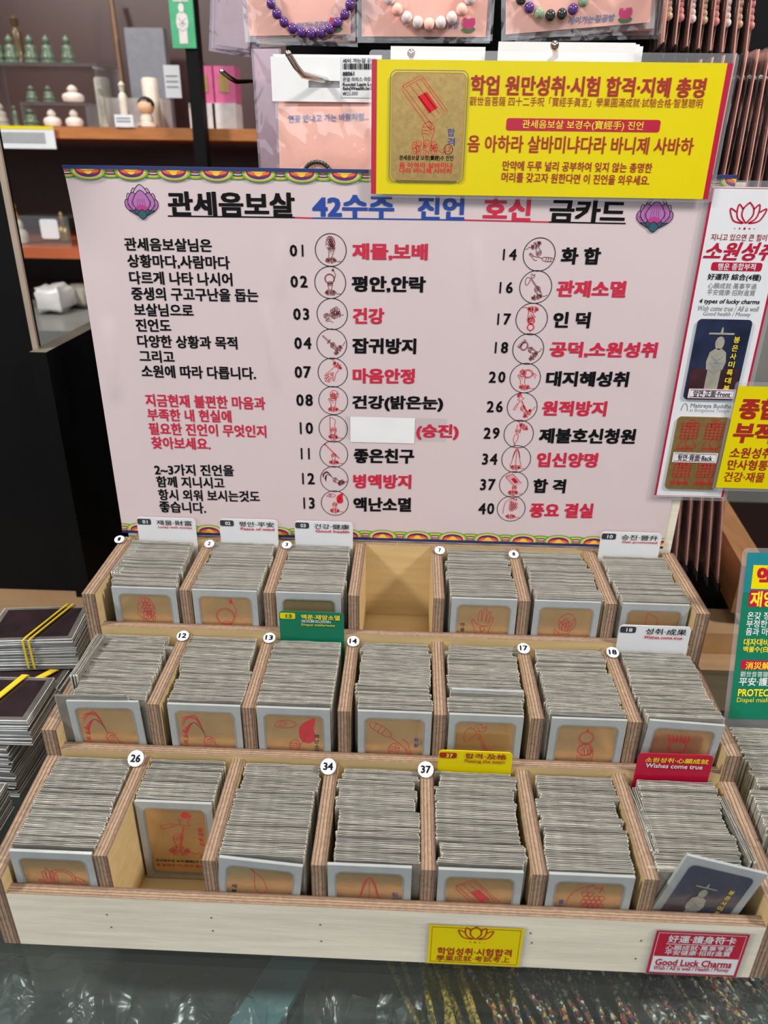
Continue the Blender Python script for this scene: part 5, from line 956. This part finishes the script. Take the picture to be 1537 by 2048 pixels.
for k, (x0, x1, h, m_, l) in enumerate([(62,118,.050,'wrap','white wrapped package at the bottom of the left background'),(104,178,.040,'stone','grey wrapped package beside the white one at the bottom left')]):
    u0 = at(x0,640,1.12+.07*k).x; u1 = at(x1,640,1.12+.07*k).x; b = MB(); b.ball(V(0,0,0), 1, m_, 16, 12); rn = random.Random(k)
    for i, q in enumerate(b.v):                   # a boxy, crumpled bundle
        e = [math.copysign(abs(c)**.45, c) for c in q]; f_ = 1+.10*math.sin(7*q.x+3*q.y+k)+.06*rn.uniform(-1,1); b.v[i] = V((u0+u1)/2+e[0]*f_*(u1-u0)*.5, 1.18+.07*k+e[1]*f_*.04, e[2]*h*.5*f_)
    o = b.build('wrapped_package'); o.location.z = Z3+.0005; tag(o, l, 'package')

# ================================================================== goods under the counter glass
multi('cord', 430, [(150,40,46),(196,186,168),(40,84,56),(30,50,90),(170,130,60),(30,28,26),(40,36,34),(60,54,50)]); multi('cord_gold', 500, [(150,120,40),(110,96,30),(70,70,30),(180,150,70)])
mat('teal_plate', (80,108,112), .35); mat('bag_white', (168,172,174), .2, vary=.3, scale=9, bump=.5, bscale=30); mat('brown_lump', (110,84,60), .5); mat('dark_tool', (34,32,32), .4)
film('plastic', tint=(.93,.95,.96), gloss=.03, haze=.055, bump=.9, bscale=28, hcol=(.62,.65,.65), rough=.30)
def crumple(name, label, x0, x1, y0, y1, z, amp, seed, m='plastic'):
    rn = random.Random(seed); b = MB(); nx, ny = 22, 16; G = []
    for j in range(ny+1):
        for i in range(nx+1):
            e = min(i, nx-i, j*1.4, (ny-j)*1.4)/6; G.append(V(x0+(x1-x0)*i/nx+rn.uniform(-.002,.002), y0+(y1-y0)*j/ny+rn.uniform(-.002,.002), z+min(1,e)*amp*(.55+.45*math.sin(i*.9+seed)*math.cos(j*.8))+rn.uniform(0,amp*.16)))
    b.add(G, [[j*(nx+1)+i, j*(nx+1)+i+1, (j+1)*(nx+1)+i+1, (j+1)*(nx+1)+i] for j in range(ny) for i in range(nx)], m); b.smooth = True; tag(b.build(name), label, 'plastic bag', 'clear bags under the counter glass')
crumple('plastic_bag', 'crumpled clear plastic bag under the glass at the far left', -.36, -.20, -.12, .04, -.0785, .052, 1); crumple('plastic_bag', 'flat clear plastic bag under the glass, left of the teal strip', -.21, -.075, -.10, .03, -.0795, .03, 2)
crumple('plastic_bag', 'clear plastic bag with dark tool under the glass right of the teal strip', -.06, .05, -.12, .03, -.0785, .05, 3); crumple('plastic_bag', 'shiny clear plastic bag over the cords under the glass at the right', .19, .33, -.12, .03, -.060, .040, 4)
b = MB(); b.box((-.16,-.16,-.0815), (-.125,.06,-.075), 'teal_plate', M=Matrix.Translation((-.06,0,0))@Matrix.Rotation(-.42,4,'Z')@Matrix.Translation((.11,0,0))); tag(b.build('teal_strip'), 'dull teal strip lying under the counter glass left of centre', 'strip')
b = MB(); b.ball(V(-.23,-.06,-.057), .022, 'brown_lump', 12, 8, (1,.8,.6)); o = b.build('brown_pouch'); o.location.z = -.0815; tag(o, 'small brown pouch under the far left plastic bag', 'pouch')
b = MB(); b.tube([V(-.01,-.10,-.074), V(.0,-.04,-.073), V(.018,.0,-.074)], .007, 'dark_tool', 10); b.ball(V(-.012,-.055,-.070), .013, 'stone', 12, 8, (1,1,.6)); o = b.build('dark_tool'); tag(o, 'dark tool with a grey knob under the glass beside the clear bag', 'tool')
rn = random.Random(11)
for k in range(58):
    x = .045+.0050*k; gold = k < 12; r = .0024; zc = -.0785+r+.0050*(k % 5); sl = .050+.035*math.sin(k*1.7)
    pts = [V(x+sl*(.5-t_)+.006*math.sin(4*t_+k), -.15+.21*t_, zc+.014*math.sin(PI*t_)*((k*7) % 5)/4) for t_ in [i/16 for i in range(17)]]
    b = MB(); b.tube(pts, r, 'cord_gold' if gold else 'cord', 8); tag(b.build('braided_cord'), ('olive gold cord under the counter glass, %s from the left' if gold else 'multicoloured braided cord under the counter glass, %s from the left') % nth(k+1 if gold else k-11), 'cord', 'cords under the counter glass')
b = MB(); b.tube([V(.125+.05*math.cos(PI*i/12), -.088+.034*math.sin(PI*i/12), -.040) for i in range(13)], .0048, 'cord', 10); o = b.build('braided_cord'); o.location.z = -.049; tag(o, 'thick multicoloured cord looped in an arch nearest the viewer under the glass', 'cord', 'cords under the counter glass')
for o in (_to,): bpy.data.objects.remove(o)
